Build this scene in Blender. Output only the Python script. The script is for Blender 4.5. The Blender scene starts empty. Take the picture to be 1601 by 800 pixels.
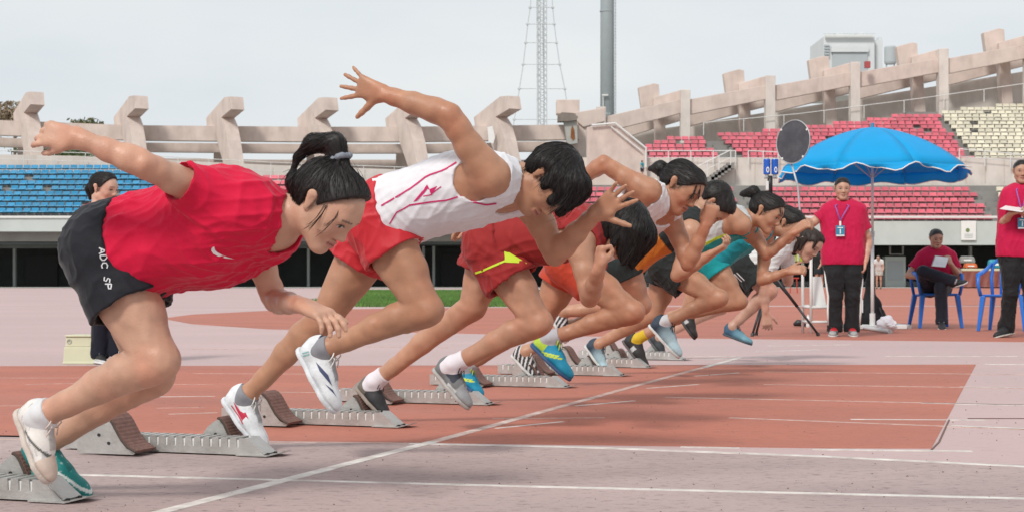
import bpy, math, random
import numpy as np
from mathutils import Vector, Matrix
from mathutils.bvhtree import BVHTree

random.seed(7)
RNG = np.random.RandomState(7)
S = bpy.context.scene
COL = S.collection

# ------------------------------------------------------------------ camera, sky, sun, exposure
CAMH, FPX, CX, HY = 0.64, 2550.0, 800.5, 432.0      # camera height, focal length in photo pixels, centre column, horizon row
cd = bpy.data.cameras.new('camera')
cam = bpy.data.objects.new('camera', cd)
COL.objects.link(cam)
cam.location = (0, 0, CAMH)
cam.rotation_euler = (math.radians(90), 0, 0)
cd.sensor_width = 36
cd.lens = 36 * FPX / 1601
cd.shift_y = (HY - 400) / 1601
cd.clip_start, cd.clip_end = 0.1, 5000
cd.dof.use_dof = True
cd.dof.focus_distance = 6.3
cd.dof.aperture_fstop = 13
S.camera = cam

SUN_EL, SUN_AZ = math.radians(44), math.radians(208)
w = bpy.data.worlds.new('World')
S.world = w
w.use_nodes = True
nt = w.node_tree
bg = nt.nodes['Background']
sky = nt.nodes.new('ShaderNodeTexSky')
sky.sky_type = 'NISHITA'
sky.sun_disc = False
sky.sun_elevation = SUN_EL
sky.sun_rotation = SUN_AZ
sky.dust_density = 4
tc = nt.nodes.new('ShaderNodeTexCoord')
mp = nt.nodes.new('ShaderNodeMapping'); mp.inputs['Scale'].default_value = (1.6, 1.6, 5)
nz = nt.nodes.new('ShaderNodeTexNoise'); nz.inputs['Scale'].default_value = 2.2; nz.inputs['Detail'].default_value = 5
rp = nt.nodes.new('ShaderNodeValToRGB')
rp.color_ramp.elements[0].position = .3; rp.color_ramp.elements[0].color = (6.9, 7.5, 7.95, 1)
rp.color_ramp.elements[1].position = .7; rp.color_ramp.elements[1].color = (8.35, 8.6, 8.65, 1)
mx = nt.nodes.new('ShaderNodeMix'); mx.data_type = 'RGBA'; mx.inputs[0].default_value = .95
nt.links.new(tc.outputs['Generated'], mp.inputs[0]); nt.links.new(mp.outputs[0], nz.inputs['Vector'])
nt.links.new(nz.outputs['Fac'], rp.inputs[0])
nt.links.new(sky.outputs[0], mx.inputs[6]); nt.links.new(rp.outputs[0], mx.inputs[7])
nt.links.new(mx.outputs[2], bg.inputs[0])
bg.inputs[1].default_value = 0.0675

sl = bpy.data.lights.new('sun', 'SUN'); sl.energy = 1.5; sl.angle = math.radians(11); sl.color = (1, .965, .91)
sun = bpy.data.objects.new('sun', sl); COL.objects.link(sun)
sd = Vector((math.sin(SUN_AZ) * math.cos(SUN_EL), math.cos(SUN_AZ) * math.cos(SUN_EL), math.sin(SUN_EL)))
sun.rotation_euler = sd.to_track_quat('Z', 'Y').to_euler()
S.view_settings.view_transform = 'Standard'
S.view_settings.look = 'None'
S.view_settings.exposure = 0.62
S.view_settings.gamma = 1

# ------------------------------------------------------------------ helpers
def V(*a): return np.array(a, float)
def nrm(v):
    v = np.asarray(v, float); return v / max(np.linalg.norm(v), 1e-9)
def at(px, py, Y):                       # world point seen at photo pixel (px, py) at distance Y
    return V((px - CX) * Y / FPX, Y, CAMH + (HY - py) * Y / FPX)
def gnd(px, py, z=0.0):                  # ground point seen at a photo pixel
    Y = (CAMH - z) * FPX / (py - HY)
    return V((px - CX) * Y / FPX, Y, z)

def tag(o, label=None, cat=None, group=None, kind=None):
    if label: o['label'] = label
    if cat: o['category'] = cat
    if group: o['group'] = group
    if kind: o['kind'] = kind
    return o
def thing(name, label, cat, loc=(0, 0, 0), rz=0.0, group=None):
    o = bpy.data.objects.new(name, None); COL.objects.link(o)
    o.location = tuple(loc); o.rotation_euler = (0, 0, rz); o.empty_display_size = .1
    return tag(o, label, cat, group)
def mesh_obj(name, me, mat=None, parent=None):
    o = bpy.data.objects.new(name, me); COL.objects.link(o)
    if mat is not None:
        me.materials.clear(); me.materials.append(mat)
    if parent is not None: o.parent = parent
    return o
def copy_tree(o, parent=None):
    c = o.copy(); COL.objects.link(c)
    if parent is not None: c.parent = parent
    for ch in list(o.children): copy_tree(ch, c)
    return c

class MB:                                # collects boxes, tubes, prisms for ONE mesh
    def __init__(s): s.v = []; s.f = []
    def add(s, vs, fs):
        b = len(s.v); s.v += [tuple(map(float, p)) for p in vs]; s.f += [tuple(i + b for i in f) for f in fs]; return s
    def box(s, c, d, R=None):
        c = np.array(c, float); d = np.array(d, float) / 2
        P = np.array([[i, j, k] for i in (-1, 1) for j in (-1, 1) for k in (-1, 1)], float) * d
        if R is not None: P = P @ np.array(R).T
        return s.add(P + c, [(0, 1, 3, 2), (4, 6, 7, 5), (0, 4, 5, 1), (2, 3, 7, 6), (0, 2, 6, 4), (1, 5, 7, 3)])
    def hexa(s, b4, t4):                 # bottom and top quads
        return s.add(list(b4) + list(t4), [(3, 2, 1, 0), (4, 5, 6, 7), (0, 1, 5, 4), (1, 2, 6, 5), (2, 3, 7, 6), (3, 0, 4, 7)])
    def prism(s, prof, org, ax, ay, an, th):   # 2-D profile in (ax, ay), thickness th along an
        n = len(prof); org = np.array(org, float)
        A = [org + np.array(ax) * p[0] + np.array(ay) * p[1] - np.array(an) * th / 2 for p in prof]
        B = [org + np.array(ax) * p[0] + np.array(ay) * p[1] + np.array(an) * th / 2 for p in prof]
        return s.add(A + B, [tuple(range(n))[::-1], tuple(range(n, 2 * n))] + [(i, (i + 1) % n, n + (i + 1) % n, n + i) for i in range(n)])
    def tube(s, pts, r, n=8, cap=True):
        pts = [np.array(p, float) for p in pts]; m = len(pts)
        rs = [r] * m if np.isscalar(r) else list(r)
        up = V(0, 0, 1); rings = []
        u = None
        for i in range(m):
            t = nrm(pts[min(i + 1, m - 1)] - pts[max(i - 1, 0)])
            if u is None: u = np.cross(t, up if abs(t[2]) < .9 else V(1, 0, 0))
            u = nrm(u - t * np.dot(u, t)); v = np.cross(t, u)
            rings.append([pts[i] + (u * math.cos(2 * math.pi * k / n) + v * math.sin(2 * math.pi * k / n)) * rs[i] for k in range(n)])
        vs = [p for rr in rings for p in rr]; fs = []
        for i in range(m - 1):
            for k in range(n):
                fs.append((i * n + k, i * n + (k + 1) % n, (i + 1) * n + (k + 1) % n, (i + 1) * n + k))
        if cap: fs += [tuple(range(n))[::-1], tuple((m - 1) * n + k for k in range(n))]
        return s.add(vs, fs)
    def lathe(s, prof, c, n=24):         # (r, z) profile round z
        c = np.array(c, float); vs = []
        for r, z in prof:
            for k in range(n): vs.append(c + V(r * math.cos(2 * math.pi * k / n), r * math.sin(2 * math.pi * k / n), z))
        fs = [(i * n + k, i * n + (k + 1) % n, (i + 1) * n + (k + 1) % n, (i + 1) * n + k) for i in range(len(prof) - 1) for k in range(n)]
        fs += [tuple(range(n))[::-1], tuple((len(prof) - 1) * n + k for k in range(n))]
        return s.add(vs, fs)
    def mesh(s, name, smooth=False):
        me = bpy.data.meshes.new(name); me.from_pydata(s.v, [], s.f); me.update()
        if smooth: me.shade_smooth()
        return me
    def build(s, name, mat, parent=None, smooth=False, bevel=0, off=None):
        if off is not None:
            s.v = [tuple(np.array(p) - np.array(off)) for p in s.v]
        o = mesh_obj(name, s.mesh(name, smooth), mat, parent)
        if bevel:
            b = o.modifiers.new('bevel', 'BEVEL'); b.width = bevel; b.segments = 2; b.limit_method = 'ANGLE'
        return o

# ------------------------------------------------------------------ materials
def mat(name, col=(.5, .5, .5), rough=.6, var=.12, scale=8, bump=0, bscale=60, metal=0, attr=False, sheen=0, sss=0, spec=.5, detail=4, stretch=None, coat=0, dirt=None, dscale=2, speck=0, spscale=30, orand=0, dstretch=None, rvar=0):
    m = bpy.data.materials.new(name); m.use_nodes = True
    t = m.node_tree; b = t.nodes['Principled BSDF']
    b.inputs['Roughness'].default_value = rough; b.inputs['Metallic'].default_value = metal
    b.inputs['Specular IOR Level'].default_value = spec
    tcn = t.nodes.new('ShaderNodeTexCoord')
    src = tcn.outputs['Object']
    if stretch:
        mpn = t.nodes.new('ShaderNodeMapping'); mpn.inputs['Scale'].default_value = stretch
        t.links.new(src, mpn.inputs[0]); src = mpn.outputs[0]
    n = t.nodes.new('ShaderNodeTexNoise'); n.inputs['Scale'].default_value = scale; n.inputs['Detail'].default_value = detail
    t.links.new(src, n.inputs['Vector'])
    mr = t.nodes.new('ShaderNodeMapRange'); mr.inputs[1].default_value = .25; mr.inputs[2].default_value = .75
    mr.inputs[3].default_value = 1 - var; mr.inputs[4].default_value = 1 + var
    t.links.new(n.outputs['Fac'], mr.inputs[0])
    mul = t.nodes.new('ShaderNodeVectorMath'); mul.operation = 'SCALE'
    if attr:
        a = t.nodes.new('ShaderNodeAttribute'); a.attribute_name = 'Col'; csrc = a.outputs['Color']
    else:
        rgb = t.nodes.new('ShaderNodeRGB'); rgb.outputs[0].default_value = (*col, 1); csrc = rgb.outputs[0]
    if dirt is not None:                 # large worn / stained patches of another colour
        n3 = t.nodes.new('ShaderNodeTexNoise'); n3.inputs['Scale'].default_value = dscale; n3.inputs['Detail'].default_value = 7
        n3.inputs['Roughness'].default_value = .65
        if dstretch:
            md = t.nodes.new('ShaderNodeMapping'); md.inputs['Scale'].default_value = dstretch; t.links.new(tcn.outputs['Object'], md.inputs[0]); t.links.new(md.outputs[0], n3.inputs['Vector'])
        else: t.links.new(src, n3.inputs['Vector'])
        m3 = t.nodes.new('ShaderNodeMapRange'); m3.inputs[1].default_value = .45; m3.inputs[2].default_value = .75
        t.links.new(n3.outputs['Fac'], m3.inputs[0])
        mm = t.nodes.new('ShaderNodeMix'); mm.data_type = 'RGBA'; mm.inputs[7].default_value = (*dirt, 1)
        t.links.new(m3.outputs[0], mm.inputs[0]); t.links.new(csrc, mm.inputs[6]); csrc = mm.outputs[2]
    t.links.new(csrc, mul.inputs[0]); t.links.new(mr.outputs[0], mul.inputs['Scale'])
    fin = mul.outputs[0]
    if orand:                            # each copy a little lighter or darker
        oi = t.nodes.new('ShaderNodeObjectInfo'); mo_ = t.nodes.new('ShaderNodeMapRange'); mo_.inputs[3].default_value = 1 - orand; mo_.inputs[4].default_value = 1 + orand
        t.links.new(oi.outputs['Random'], mo_.inputs[0]); mu3 = t.nodes.new('ShaderNodeVectorMath'); mu3.operation = 'SCALE'
        t.links.new(fin, mu3.inputs[0]); t.links.new(mo_.outputs[0], mu3.inputs['Scale']); fin = mu3.outputs[0]
    if speck:                            # small dark grains and scuffs
        n4 = t.nodes.new('ShaderNodeTexNoise'); n4.inputs['Scale'].default_value = spscale; n4.inputs['Detail'].default_value = 6; n4.inputs['Roughness'].default_value = .75
        t.links.new(src, n4.inputs['Vector'])
        m4 = t.nodes.new('ShaderNodeMapRange'); m4.inputs[1].default_value = .53; m4.inputs[2].default_value = .68
        m4.inputs[3].default_value = 1; m4.inputs[4].default_value = 1 - speck
        t.links.new(n4.outputs['Fac'], m4.inputs[0])
        mu2 = t.nodes.new('ShaderNodeVectorMath'); mu2.operation = 'SCALE'
        t.links.new(fin, mu2.inputs[0]); t.links.new(m4.outputs[0], mu2.inputs['Scale']); fin = mu2.outputs[0]
    t.links.new(fin, b.inputs['Base Color'])
    if bump:
        n2 = t.nodes.new('ShaderNodeTexNoise'); n2.inputs['Scale'].default_value = bscale; n2.inputs['Detail'].default_value = 3
        t.links.new(src, n2.inputs['Vector'])
        bp = t.nodes.new('ShaderNodeBump'); bp.inputs['Strength'].default_value = min(1, bump); bp.inputs['Distance'].default_value = .01
        t.links.new(n2.outputs['Fac'], bp.inputs['Height']); t.links.new(bp.outputs[0], b.inputs['Normal'])
    if rvar:                             # patchy sheen
        n5 = t.nodes.new('ShaderNodeTexNoise'); n5.inputs['Scale'].default_value = 34; n5.inputs['Detail'].default_value = 5; t.links.new(src, n5.inputs['Vector'])
        m5 = t.nodes.new('ShaderNodeMapRange'); m5.inputs[1].default_value = .35; m5.inputs[2].default_value = .65; m5.inputs[3].default_value = rough - rvar; m5.inputs[4].default_value = rough + rvar
        t.links.new(n5.outputs['Fac'], m5.inputs[0]); t.links.new(m5.outputs[0], b.inputs['Roughness'])
    if sheen:
        b.inputs['Sheen Weight'].default_value = sheen; b.inputs['Sheen Roughness'].default_value = .4
    if coat: b.inputs['Coat Weight'].default_value = coat
    if sss:
        b.inputs['Subsurface Weight'].default_value = sss; b.inputs['Subsurface Radius'].default_value = (1, .35, .2); b.inputs['Subsurface Scale'].default_value = .012
    return m

M = {}
M['track'] = mat('faded_track_rubber', (.53, .385, .375), .72, .08, 1.1, .45, 90, dirt=(.45, .33, .325), dscale=.55, spec=.45, stretch=(.35, 1, 1), speck=.2, spscale=38)
M['trackd'] = mat('worn_view_darkened_rubber', (.43, .325, .31), .75, .12, 1.6, .5, 90, dirt=(.335, .255, .245), dscale=1.2, spec=.4, stretch=(.5, 1, 1), speck=.55, spscale=40)  # wear specks, plus a base darkened in colour for weaker sheen near the camera
M['red'] = mat('red_track_rubber', (.45, .155, .105), .74, .12, 1.4, .45, 90, dirt=(.40, .155, .115), dscale=.8, spec=.4, stretch=(.35, 1, 1), speck=.34, spscale=38)
M['line'] = mat('worn_white_line', (.68, .64, .60), .7, .25, 14, .3, 90, dirt=(.44, .36, .33), dscale=6)
M['faint'] = mat('faint_worn_line', (.55, .40, .35), .7, .3, 20, .3, 90, dirt=(.42, .2, .16), dscale=7)
M['grass'] = mat('field_grass', (.10, .20, .04), .8, .35, .5, .6, 25, detail=8, dirt=(.15, .24, .06), dscale=.12)
M['earth'] = mat('ground_earth', (.30, .28, .24), .9, .15, .3)
M['pave'] = mat('pale_paving', (.52, .52, .48), .8, .1, .6)
M['conc'] = mat('beige_concrete', (.64, .535, .48), .85, .10, 1.2, .25, 6, dirt=(.49, .40, .355), dscale=1.0, dstretch=(1.1, 1.1, .40))
M['concl'] = mat('pale_concrete', (.68, .62, .57), .85, .08, 1.2, .2, 6, dirt=(.55, .49, .44), dscale=1.0, dstretch=(1.1, 1.1, .40))
M['concd'] = mat('grey_terrace_concrete', (.26, .25, .235), .9, .15, .8, .2, 6)
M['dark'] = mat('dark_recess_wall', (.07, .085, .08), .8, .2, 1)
M['wallg'] = mat('facade_panel', (.52, .56, .54), .75, .06, .3, dirt=(.44, .48, .45), dscale=.4)
M['white'] = mat('white_paint', (.78, .78, .76), .5, .04, 5)
M['whitem'] = mat('white_metal', (.70, .70, .68), .4, .05, 5)
M['galv'] = mat('galvanised_steel', (.45, .47, .48), .45, .08, 3, metal=.4)
M['polegrey'] = mat('grey_painted_pole', (.33, .37, .385), .45, .05, 1.5)
M['alu'] = mat('block_aluminium', (.50, .49, .47), .42, .12, 25, .15, 120, metal=.55, dirt=(.36, .34, .31), dscale=9)
M['alui'] = mat('slot_lit_aluminium', (.80, .80, .78), .4, .1, 25, metal=.15)  # lighter copy of the rail metal, skylight in the slots put into its colour
M['pad'] = mat('brown_block_pad', (.20, .105, .085), .85, .2, 40, .5, 300, speck=.3, spscale=90)
M['padedge'] = mat('dark_pad_edge', (.07, .05, .04), .8, .2, 40)
M['black'] = mat('black_plastic', (.02, .02, .022), .45, .15, 20)
M['red_seat'] = mat('red_plastic_seat', (.64, .135, .18), .45, .10, 1.2, dirt=(.66, .20, .25), dscale=1.5, orand=.16)
M['blue_seat'] = mat('blue_plastic_seat', (.003, .24, .46), .45, .10, 1.2, dirt=(.008, .30, .50), dscale=1.5, orand=.16)
M['white_seat'] = mat('cream_plastic_seat', (.70, .65, .52), .5, .08, 1.2, orand=.16)
M['skin'] = mat('skin', rough=.45, rvar=.10, var=.08, scale=30, attr=True, sss=.06, bump=.16, bscale=240, spec=.45, detail=8)
M['cloth'] = mat('sports_cloth', rough=.75, var=.05, scale=30, attr=True, bump=.16, bscale=260, sheen=.15, spec=.25)
M['shiny'] = mat('shiny_sports_cloth', rough=.5, var=.05, scale=30, attr=True, bump=.1, bscale=240, sheen=.1, spec=.35)
M['shoe'] = mat('shoe_upper', rough=.55, var=.08, scale=60, attr=True, bump=.25, bscale=400, spec=.4)
M['hair'] = mat('black_hair', attr=True, rough=.5, var=.2, scale=60, spec=.32)
M['decal'] = mat('flat_print', attr=True, rough=.6, var=.03, scale=30)
M['bluecan'] = mat('blue_umbrella_cloth', (.010, .47, .88), .6, .05, 3, .1, 200, sheen=.1, spec=.3)
M['bluechair'] = mat('blue_chair_plastic', (.02, .16, .60), .35, .05, 5)
M['bluehorn'] = mat('blue_horn_shell', (.012, .10, .48), .35, .05, 5)

M['galvfar'] = mat('hazed_steel', (.56, .58, .60), .5, .05, 1)  # mast steel with distance haze mixed into the colour
def translucent(m, w_):                  # thin cloth that lets daylight through
    t = m.node_tree; b = t.nodes['Principled BSDF']; o = t.nodes['Material Output']
    tr = t.nodes.new('ShaderNodeBsdfTranslucent'); mxs = t.nodes.new('ShaderNodeMixShader'); mxs.inputs[0].default_value = w_
    src = b.inputs['Base Color'].links[0].from_socket
    t.links.new(src, tr.inputs['Color']); t.links.new(b.outputs[0], mxs.inputs[1]); t.links.new(tr.outputs[0], mxs.inputs[2]); t.links.new(mxs.outputs[0], o.inputs['Surface'])
translucent(M['bluecan'], .36)
# ------------------------------------------------------------------ the ground
def sheet(name, pts, mat_, kind='structure'):
    me = bpy.data.meshes.new(name); me.from_pydata([tuple(map(float, p)) for p in pts], [], [tuple(range(len(pts)))]); me.update()
    o = mesh_obj(name, me, mat_); o['kind'] = kind
    return o
def band(name, near, far, mat_):         # thin slab strip between two equally long edges, with side skirts down to the base
    n = len(near); me = bpy.data.meshes.new(name)
    low = [(p[0], p[1], -.009) for p in near] + [(p[0], p[1], -.009) for p in far]
    vs = [tuple(map(float, p)) for p in near + far] + [tuple(map(float, p)) for p in low]
    fs = [(i, i + 1, n + i + 1, n + i) for i in range(n - 1)]
    fs += [(2 * n + i, 2 * n + i + 1, i + 1, i) for i in range(n - 1)] + [(n + i, n + i + 1, 3 * n + i + 1, 3 * n + i) for i in range(n - 1)]
    fs += [(2 * n, 0, n, 3 * n), (n - 1, 3 * n - 1, 4 * n - 1, 2 * n - 1)]
    me.from_pydata(vs, [], fs); me.update()
    o = mesh_obj(name, me, mat_); o['kind'] = 'structure'
    return o
sheet('ground', [(-3000, -3000, -.012), (3000, -3000, -.012), (3000, 3000, -.012), (-3000, 3000, -.012)], M['earth'])
sheet('running_track', [(-60, -20, 0), (60, -20, 0), (60, 36, 0), (-60, 36, 0)], M['track'])
Zr = .0012
# far red area in front of the grass
xs = [262, 300, 420, 640, 1060, 1320, 1601, 1900, 2600]
yn = [499, 506, 514, 519, 528, 531, 534, 537, 545]
yf = [496, 491, 485, 481, 479, 478.5, 478, 477, 475]
band('red_apron', [gnd(x, y, Zr) for x, y in zip(xs, yn)], [gnd(x, y, Zr) for x, y in zip(xs, yf)], M['red'])
# the red patch of lanes round the start line
xs = [-900, -300, 0, 320, 640, 830, 1280, 1456]
yn = [660, 674.5, 682, 687, 690.5, 693.5, 699.5, 700]
yf = [572.5, 572, 571.5, 571, 570.5, 570, 569.5, 569]
xf = [-900, -300, 0, 320, 640, 900, 1310, 1526]
band('red_lane_patch', [gnd(x, y, Zr) for x, y in zip(xs, yn)], [gnd(x, y, Zr) for x, y in zip(xf, yf)], M['red'])
band('worn_view_darkened_lanes', [gnd(-1200, 1200, .0012), gnd(800, 1200, .0012), gnd(2800, 1200, .0012)], [gnd(-1200, 655, .0012), gnd(800, 696, .0012), gnd(2800, 770, .0012)], M['trackd'])  # sheet's darker tone stands in for lost grazing sheen, besides wear
# dark ragged edge of the patch
M['line2'] = mat('half_worn_line', (.62, .50, .45), .7, .3, 20, .3, 90, dirt=(.46, .24, .18), dscale=9)
def strip(name, pts, wid, mat_, z=.009):
    P = [gnd(x, y, z) for x, y in pts]; L = []; R = []
    for i, p in enumerate(P):
        d = nrm(P[min(i + 1, len(P) - 1)] - P[max(i - 1, 0)]); n = V(-d[1], d[0], 0)
        L.append(p + n * wid / 2); R.append(p - n * wid / 2)
    return band(name, R, L, mat_)
M['seam'] = mat('dark_seam', (.16, .09, .075), .8, .3, 30)
strip('surface_seam', [(1456, 702), (1468, 690), (1484, 655)], .007, M['seam'], .0028)
strip('start_line', [(215, 809), (250, 799.5), (678, 689)], .048, M['line'], .0034)
strip('start_line', [(678.5, 688.9), (760, 667), (850, 642)], .046, M['line2'], .0034)
strip('start_line', [(850.5, 641.9), (1000, 600.5), (1100, 573.6)], .044, M['faint'], .0034)
strip('start_line', [(1100.5, 573.5), (1160, 557.5)], .048, M['line'], .0034)
for p in [[(-200, 733), (140, 741.5), (800, 758.5), (1601, 778), (2300, 795)]]:
    strip('lane_line', p, .036, M['line'], .0024)
strip('lane_line', [(640, 692.3), (930, 698.5), (1280, 712), (1601, 728), (2300, 760)], .042, M['line'], .0024)
strip('lane_line', [(-300, 678.5), (0, 685.5), (300, 688.5), (640, 692)], .018, M['faint'], .0024)
for a, b, wd, mm in [((1140, 652), (1601, 670), .032, 'faint'), ((1487, 664.5), (1900, 681), .045, 'line'), ((770, 653.5), (945, 652), .022, 'faint'),
                     ((1330, 654.5), (1540, 655.5), .03, 'line'), ((1040, 620), (1601, 632), .034, 'faint'), ((1440, 629), (1900, 638), .04, 'line'),
                     ((1194, 600), (1601, 606), .034, 'faint'), ((1500, 604), (1900, 610), .04, 'line'), ((1194, 580.5), (1601, 584.5), .034, 'faint'),
                     ((1270, 701.5), (1520, 704), .03, 'line'), ((1064, 697.3), (1156, 699), .03, 'line'), ((1100, 561), (1225, 556), .05, 'line'),
                     ((1180, 549), (1280, 546), .04, 'line'), ((1020, 557), (1150, 556), .03, 'line'), ((1540, 568.5), (1900, 571), .05, 'line'),
                     ((900, 633.5), (992, 625.5), .024, 'line'), ((775, 668.5), (880, 658), .022, 'line'), ((1012, 606), (1092, 600), .024, 'line'),
                     ((1087, 587), (1155, 582), .026, 'line'), ((232, 619.5), (336, 618.5), .02, 'line'), ((40, 600), (142, 598), .02, 'faint'),
                     ((245, 637), (322, 636), .014, 'faint'), ((264, 646.5), (340, 644), .03, 'faint'), ((-50, 634), (60, 633), .02, 'faint'),
                     ((0, 590), (200, 590), .018, 'faint'), ((430, 612), (560, 613), .022, 'faint'), ((300, 583), (520, 584), .02, 'faint'), ((250, 600), (340, 600), .014, 'faint'),
                     ((300, 545), (480, 546), .03, 'faint'), ((560, 541), (700, 543), .03, 'faint'), ((1200, 540), (1330, 538), .03, 'line'), ((1385, 556), (1590, 556), .03, 'line')]:
    strip('lane_line', [a, ((a[0] + b[0]) / 2, (a[1] + b[1]) / 2), b], wd, M[mm], .0024)
# rubber crumbs and grit scattered on the near lanes
def crumbs():
    n = 1500; vs = []; fs = []
    for i in range(n):
        Y = 3.3 + 9.5 * RNG.rand() ** 1.7; X = (RNG.rand() - .5) * .66 * Y; s = .0016 + .0042 * RNG.rand() ** 3; a_ = RNG.rand() * 6.28; b = len(vs)
        P = [V(math.cos(a_ + k * 2.09) * s * (.6 + .8 * RNG.rand()), math.sin(a_ + k * 2.09) * s * (.6 + .8 * RNG.rand()), 0) + V(X, Y, .0008) for k in range(3)] + [V(X, Y, .0012 + s * .8)]
        vs += [tuple(p) for p in P]; fs += [(b, b + 1, b + 3), (b + 1, b + 2, b + 3), (b + 2, b, b + 3)]
    me = bpy.data.meshes.new('rubber_crumbs'); me.from_pydata(vs, [], fs); me.update()
    o = mesh_obj('rubber_crumbs', me, mat('dark_crumbs', (.17, .12, .105), .9, .3, 40)); o['kind'] = 'stuff'
crumbs()
# field and paving
sheet('field_grass_ground', [gnd(430, 481.5, -.004), gnd(868, 480, -.004), gnd(905, 452, -.004), gnd(560, 452, -.004)], M['grass'])
sheet('infield_track', [(-120, 30, -.008), (120, 30, -.008), (120, 93, -.008), (-120, 93, -.008)], M['track'])
sheet('red_infield_apron', [gnd(868, 481, -.002), gnd(2600, 470, -.002), gnd(2600, 449.6, -.002), gnd(905, 449.6, -.002)], M['red'])
sheet('pavement', [(-120, 92.9, .004), (120, 92.9, .004), (120, 132, .004), (-120, 132, .004)], M['pave'])

# grass blades along the near edge of the field, one mass
def blades():
    n = 26000; me = bpy.data.meshes.new('grass')
    Y = 34.5 + RNG.rand(n) ** 1.4 * 40; u = RNG.rand(n)
    fy = np.clip((1632 / Y - 20) / 29, 0, 1); xl = 560 - 130 * fy + 8; xr = 905 - 37 * fy - 8
    X = (xl + (xr - xl) * u - CX) * Y / FPX
    H = .05 + .05 * RNG.rand(n); A = RNG.rand(n) * 6.283; wv = .012
    v = np.zeros((n, 3, 3)); dx = np.cos(A) * wv; dy = np.sin(A) * wv
    v[:, 0] = np.stack([X - dx, Y - dy, 0 * X], 1); v[:, 1] = np.stack([X + dx, Y + dy, 0 * X], 1)
    v[:, 2] = np.stack([X + (RNG.rand(n) - .5) * .06, Y + (RNG.rand(n) - .5) * .06, H], 1)
    me.from_pydata(v.reshape(-1, 3).tolist(), [], np.arange(3 * n).reshape(-1, 3).tolist()); me.update()
    o = mesh_obj('grass', me, M['grass']); o['kind'] = 'stuff'
blades()

# ------------------------------------------------------------------ stadium stands
Y0 = 98.0
UY_ = 106.0
def seat_mesh():
    b = MB(); w_ = .215
    # pan, curved back in two facets, thin sides
    prof = [(-.19, .055), (.15, .0), (.21, .03), (.25, .275), (.232, .30), (.19, .285), (.155, .10), (.13, .045), (-.17, .095)]
    b.prism([(p[0], p[1]) for p in prof], (0, 0, 0), (0, 1, 0), (0, 0, 1), (1, 0, 0), w_ * 2)
    return b.mesh('seat')
SEAT = {}
for k in ('red_seat', 'blue_seat', 'white_seat'):
    me = seat_mesh(); me.materials.append(M[k]); SEAT[k] = me

STN = [0]
def stand(label, rows, xa, xb, seat_mat, y_front, rise=.384, dep=.85, z0=4.56, aisle=None, miss=.015, extra_top=0.0, pitch=.505, group=None):
    """rows: list of (x_left_px, x_right_px) per row, front to back, px measured at that row's depth."""
    n = len(rows); STN[0] += 1; ez = .004 * STN[0]
    t = thing('seating_stand', label, 'stand', ((xa + xb) / 2 * 0, y_front, 0), 0, group)
    XL, XR = (xa - CX) * y_front / FPX, (xb - CX) * (y_front + dep * n / 2) / FPX
    ter = MB()
    for i in range(n):
        yi = y_front + dep * i; XL, XR = (max(xa, rows[i][0] - 7) - CX) * yi / FPX, (min(xb, rows[i][1] + 9) - CX) * yi / FPX
        ter.box(((XL + XR) / 2, dep * (i + .5) - .2, z0 + rise * i - .3 - .5 - ez), (XR - XL, dep - .004 - ez, 1.0 + .002 * i))
    ter.build('terrace', M['concd'], t)
    placed = []
    for i, (a, b) in enumerate(rows):
        Y = y_front + dep * i + .15
        Xa, Xb = (a - CX) * Y / FPX, (b - CX) * Y / FPX
        k = 0; X = Xa + .25 + .12 * (i % 2)
        while X < Xb - .2:
            if random.random() > miss: placed.append((X, dep * i + .22, z0 + rise * i - .11))
            X += pitch
    placed = placed[:300] if len(placed) <= 300 else placed
    me = SEAT[seat_mat]
    for (X, y, z) in placed[:300]:
        s = bpy.data.objects.new('seat', me); COL.objects.link(s); s.parent = t; s.location = (X, y, z)
        s.rotation_euler = (random.uniform(-.05, .05), 0, random.uniform(-.05, .05))
    if len(placed) > 300:
        vs = np.array([v.co[:] for v in me.vertices]); fs = [tuple(p.vertices) for p in me.polygons]
        b = MB()
        for p in placed[300:]: b.add(vs + np.array(p), fs)
        o = b.build('seat_rows', M[seat_mat], t); o['kind'] = 'stuff'
    return t
def aisle(name, label, px0, px1, Y, n, rise, dep, z0):
    X0, X1 = (px0 - CX) * Y / FPX, (px1 - CX) * Y / FPX
    t = thing(name, label, 'terrace', ((X0 + X1) / 2, Y, 0))
    for i in range(n):
        m = MB(); m.box((0, dep * (i + .5) - .15, z0 + rise * i - .35 - .55), (X1 - X0 + .013 * i, dep - .006, 1.0)); m.build('step', M['concd'], t)
    return t
aisle('stand_steps', 'long grey concrete steps carrying the lower seats', -220, 1800, Y0 + .12, 8, .384, .85, 4.12)
aisle('stand_steps', 'grey concrete steps carrying the upper red seats', 1100, 1476, UY_ + .12, 7, .33, .8, 8.22)
aisle('stand_steps', 'grey concrete steps beside and under the upper cream seats', 1482, 1800, UY_ + .12, 15, .33, .8, 8.22)
stand('block of blue plastic seats at the left end of the stands', [(-150, 312)] * 6 + [(-150, 306), (-150, 300), (-150, 205)], -170, 318, 'blue_seat', Y0, miss=.05)
stand('low block of red seats right of the blue seats', [(372, 760)] * 3 + [(372, 700), (372, 640), (372, 600), (372, 560)], 330, 780, 'red_seat', Y0)
stand('lower block of red seats left of the two blue horns', [(792, 1176), (792, 1172), (792, 1168), (792, 1164), (792, 1158), (792, 1152)], 786, 1180, 'red_seat', Y0, z0=4.15)
stand('lower block of red seats directly behind the blue umbrella', [(1212, 1552), (1212, 1547), (1206, 1541), (1202, 1535), (1200, 1530), (1200, 1524)], 1186, 1556, 'red_seat', Y0, z0=4.15)
stand('lower block of cream seats at the right edge', [(1590, 1760), (1584, 1760), (1576, 1760), (1569, 1760), (1562, 1760), (1556, 1760)], 1560, 1770, 'white_seat', Y0, z0=4.15)
UY = 106.0
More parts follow.
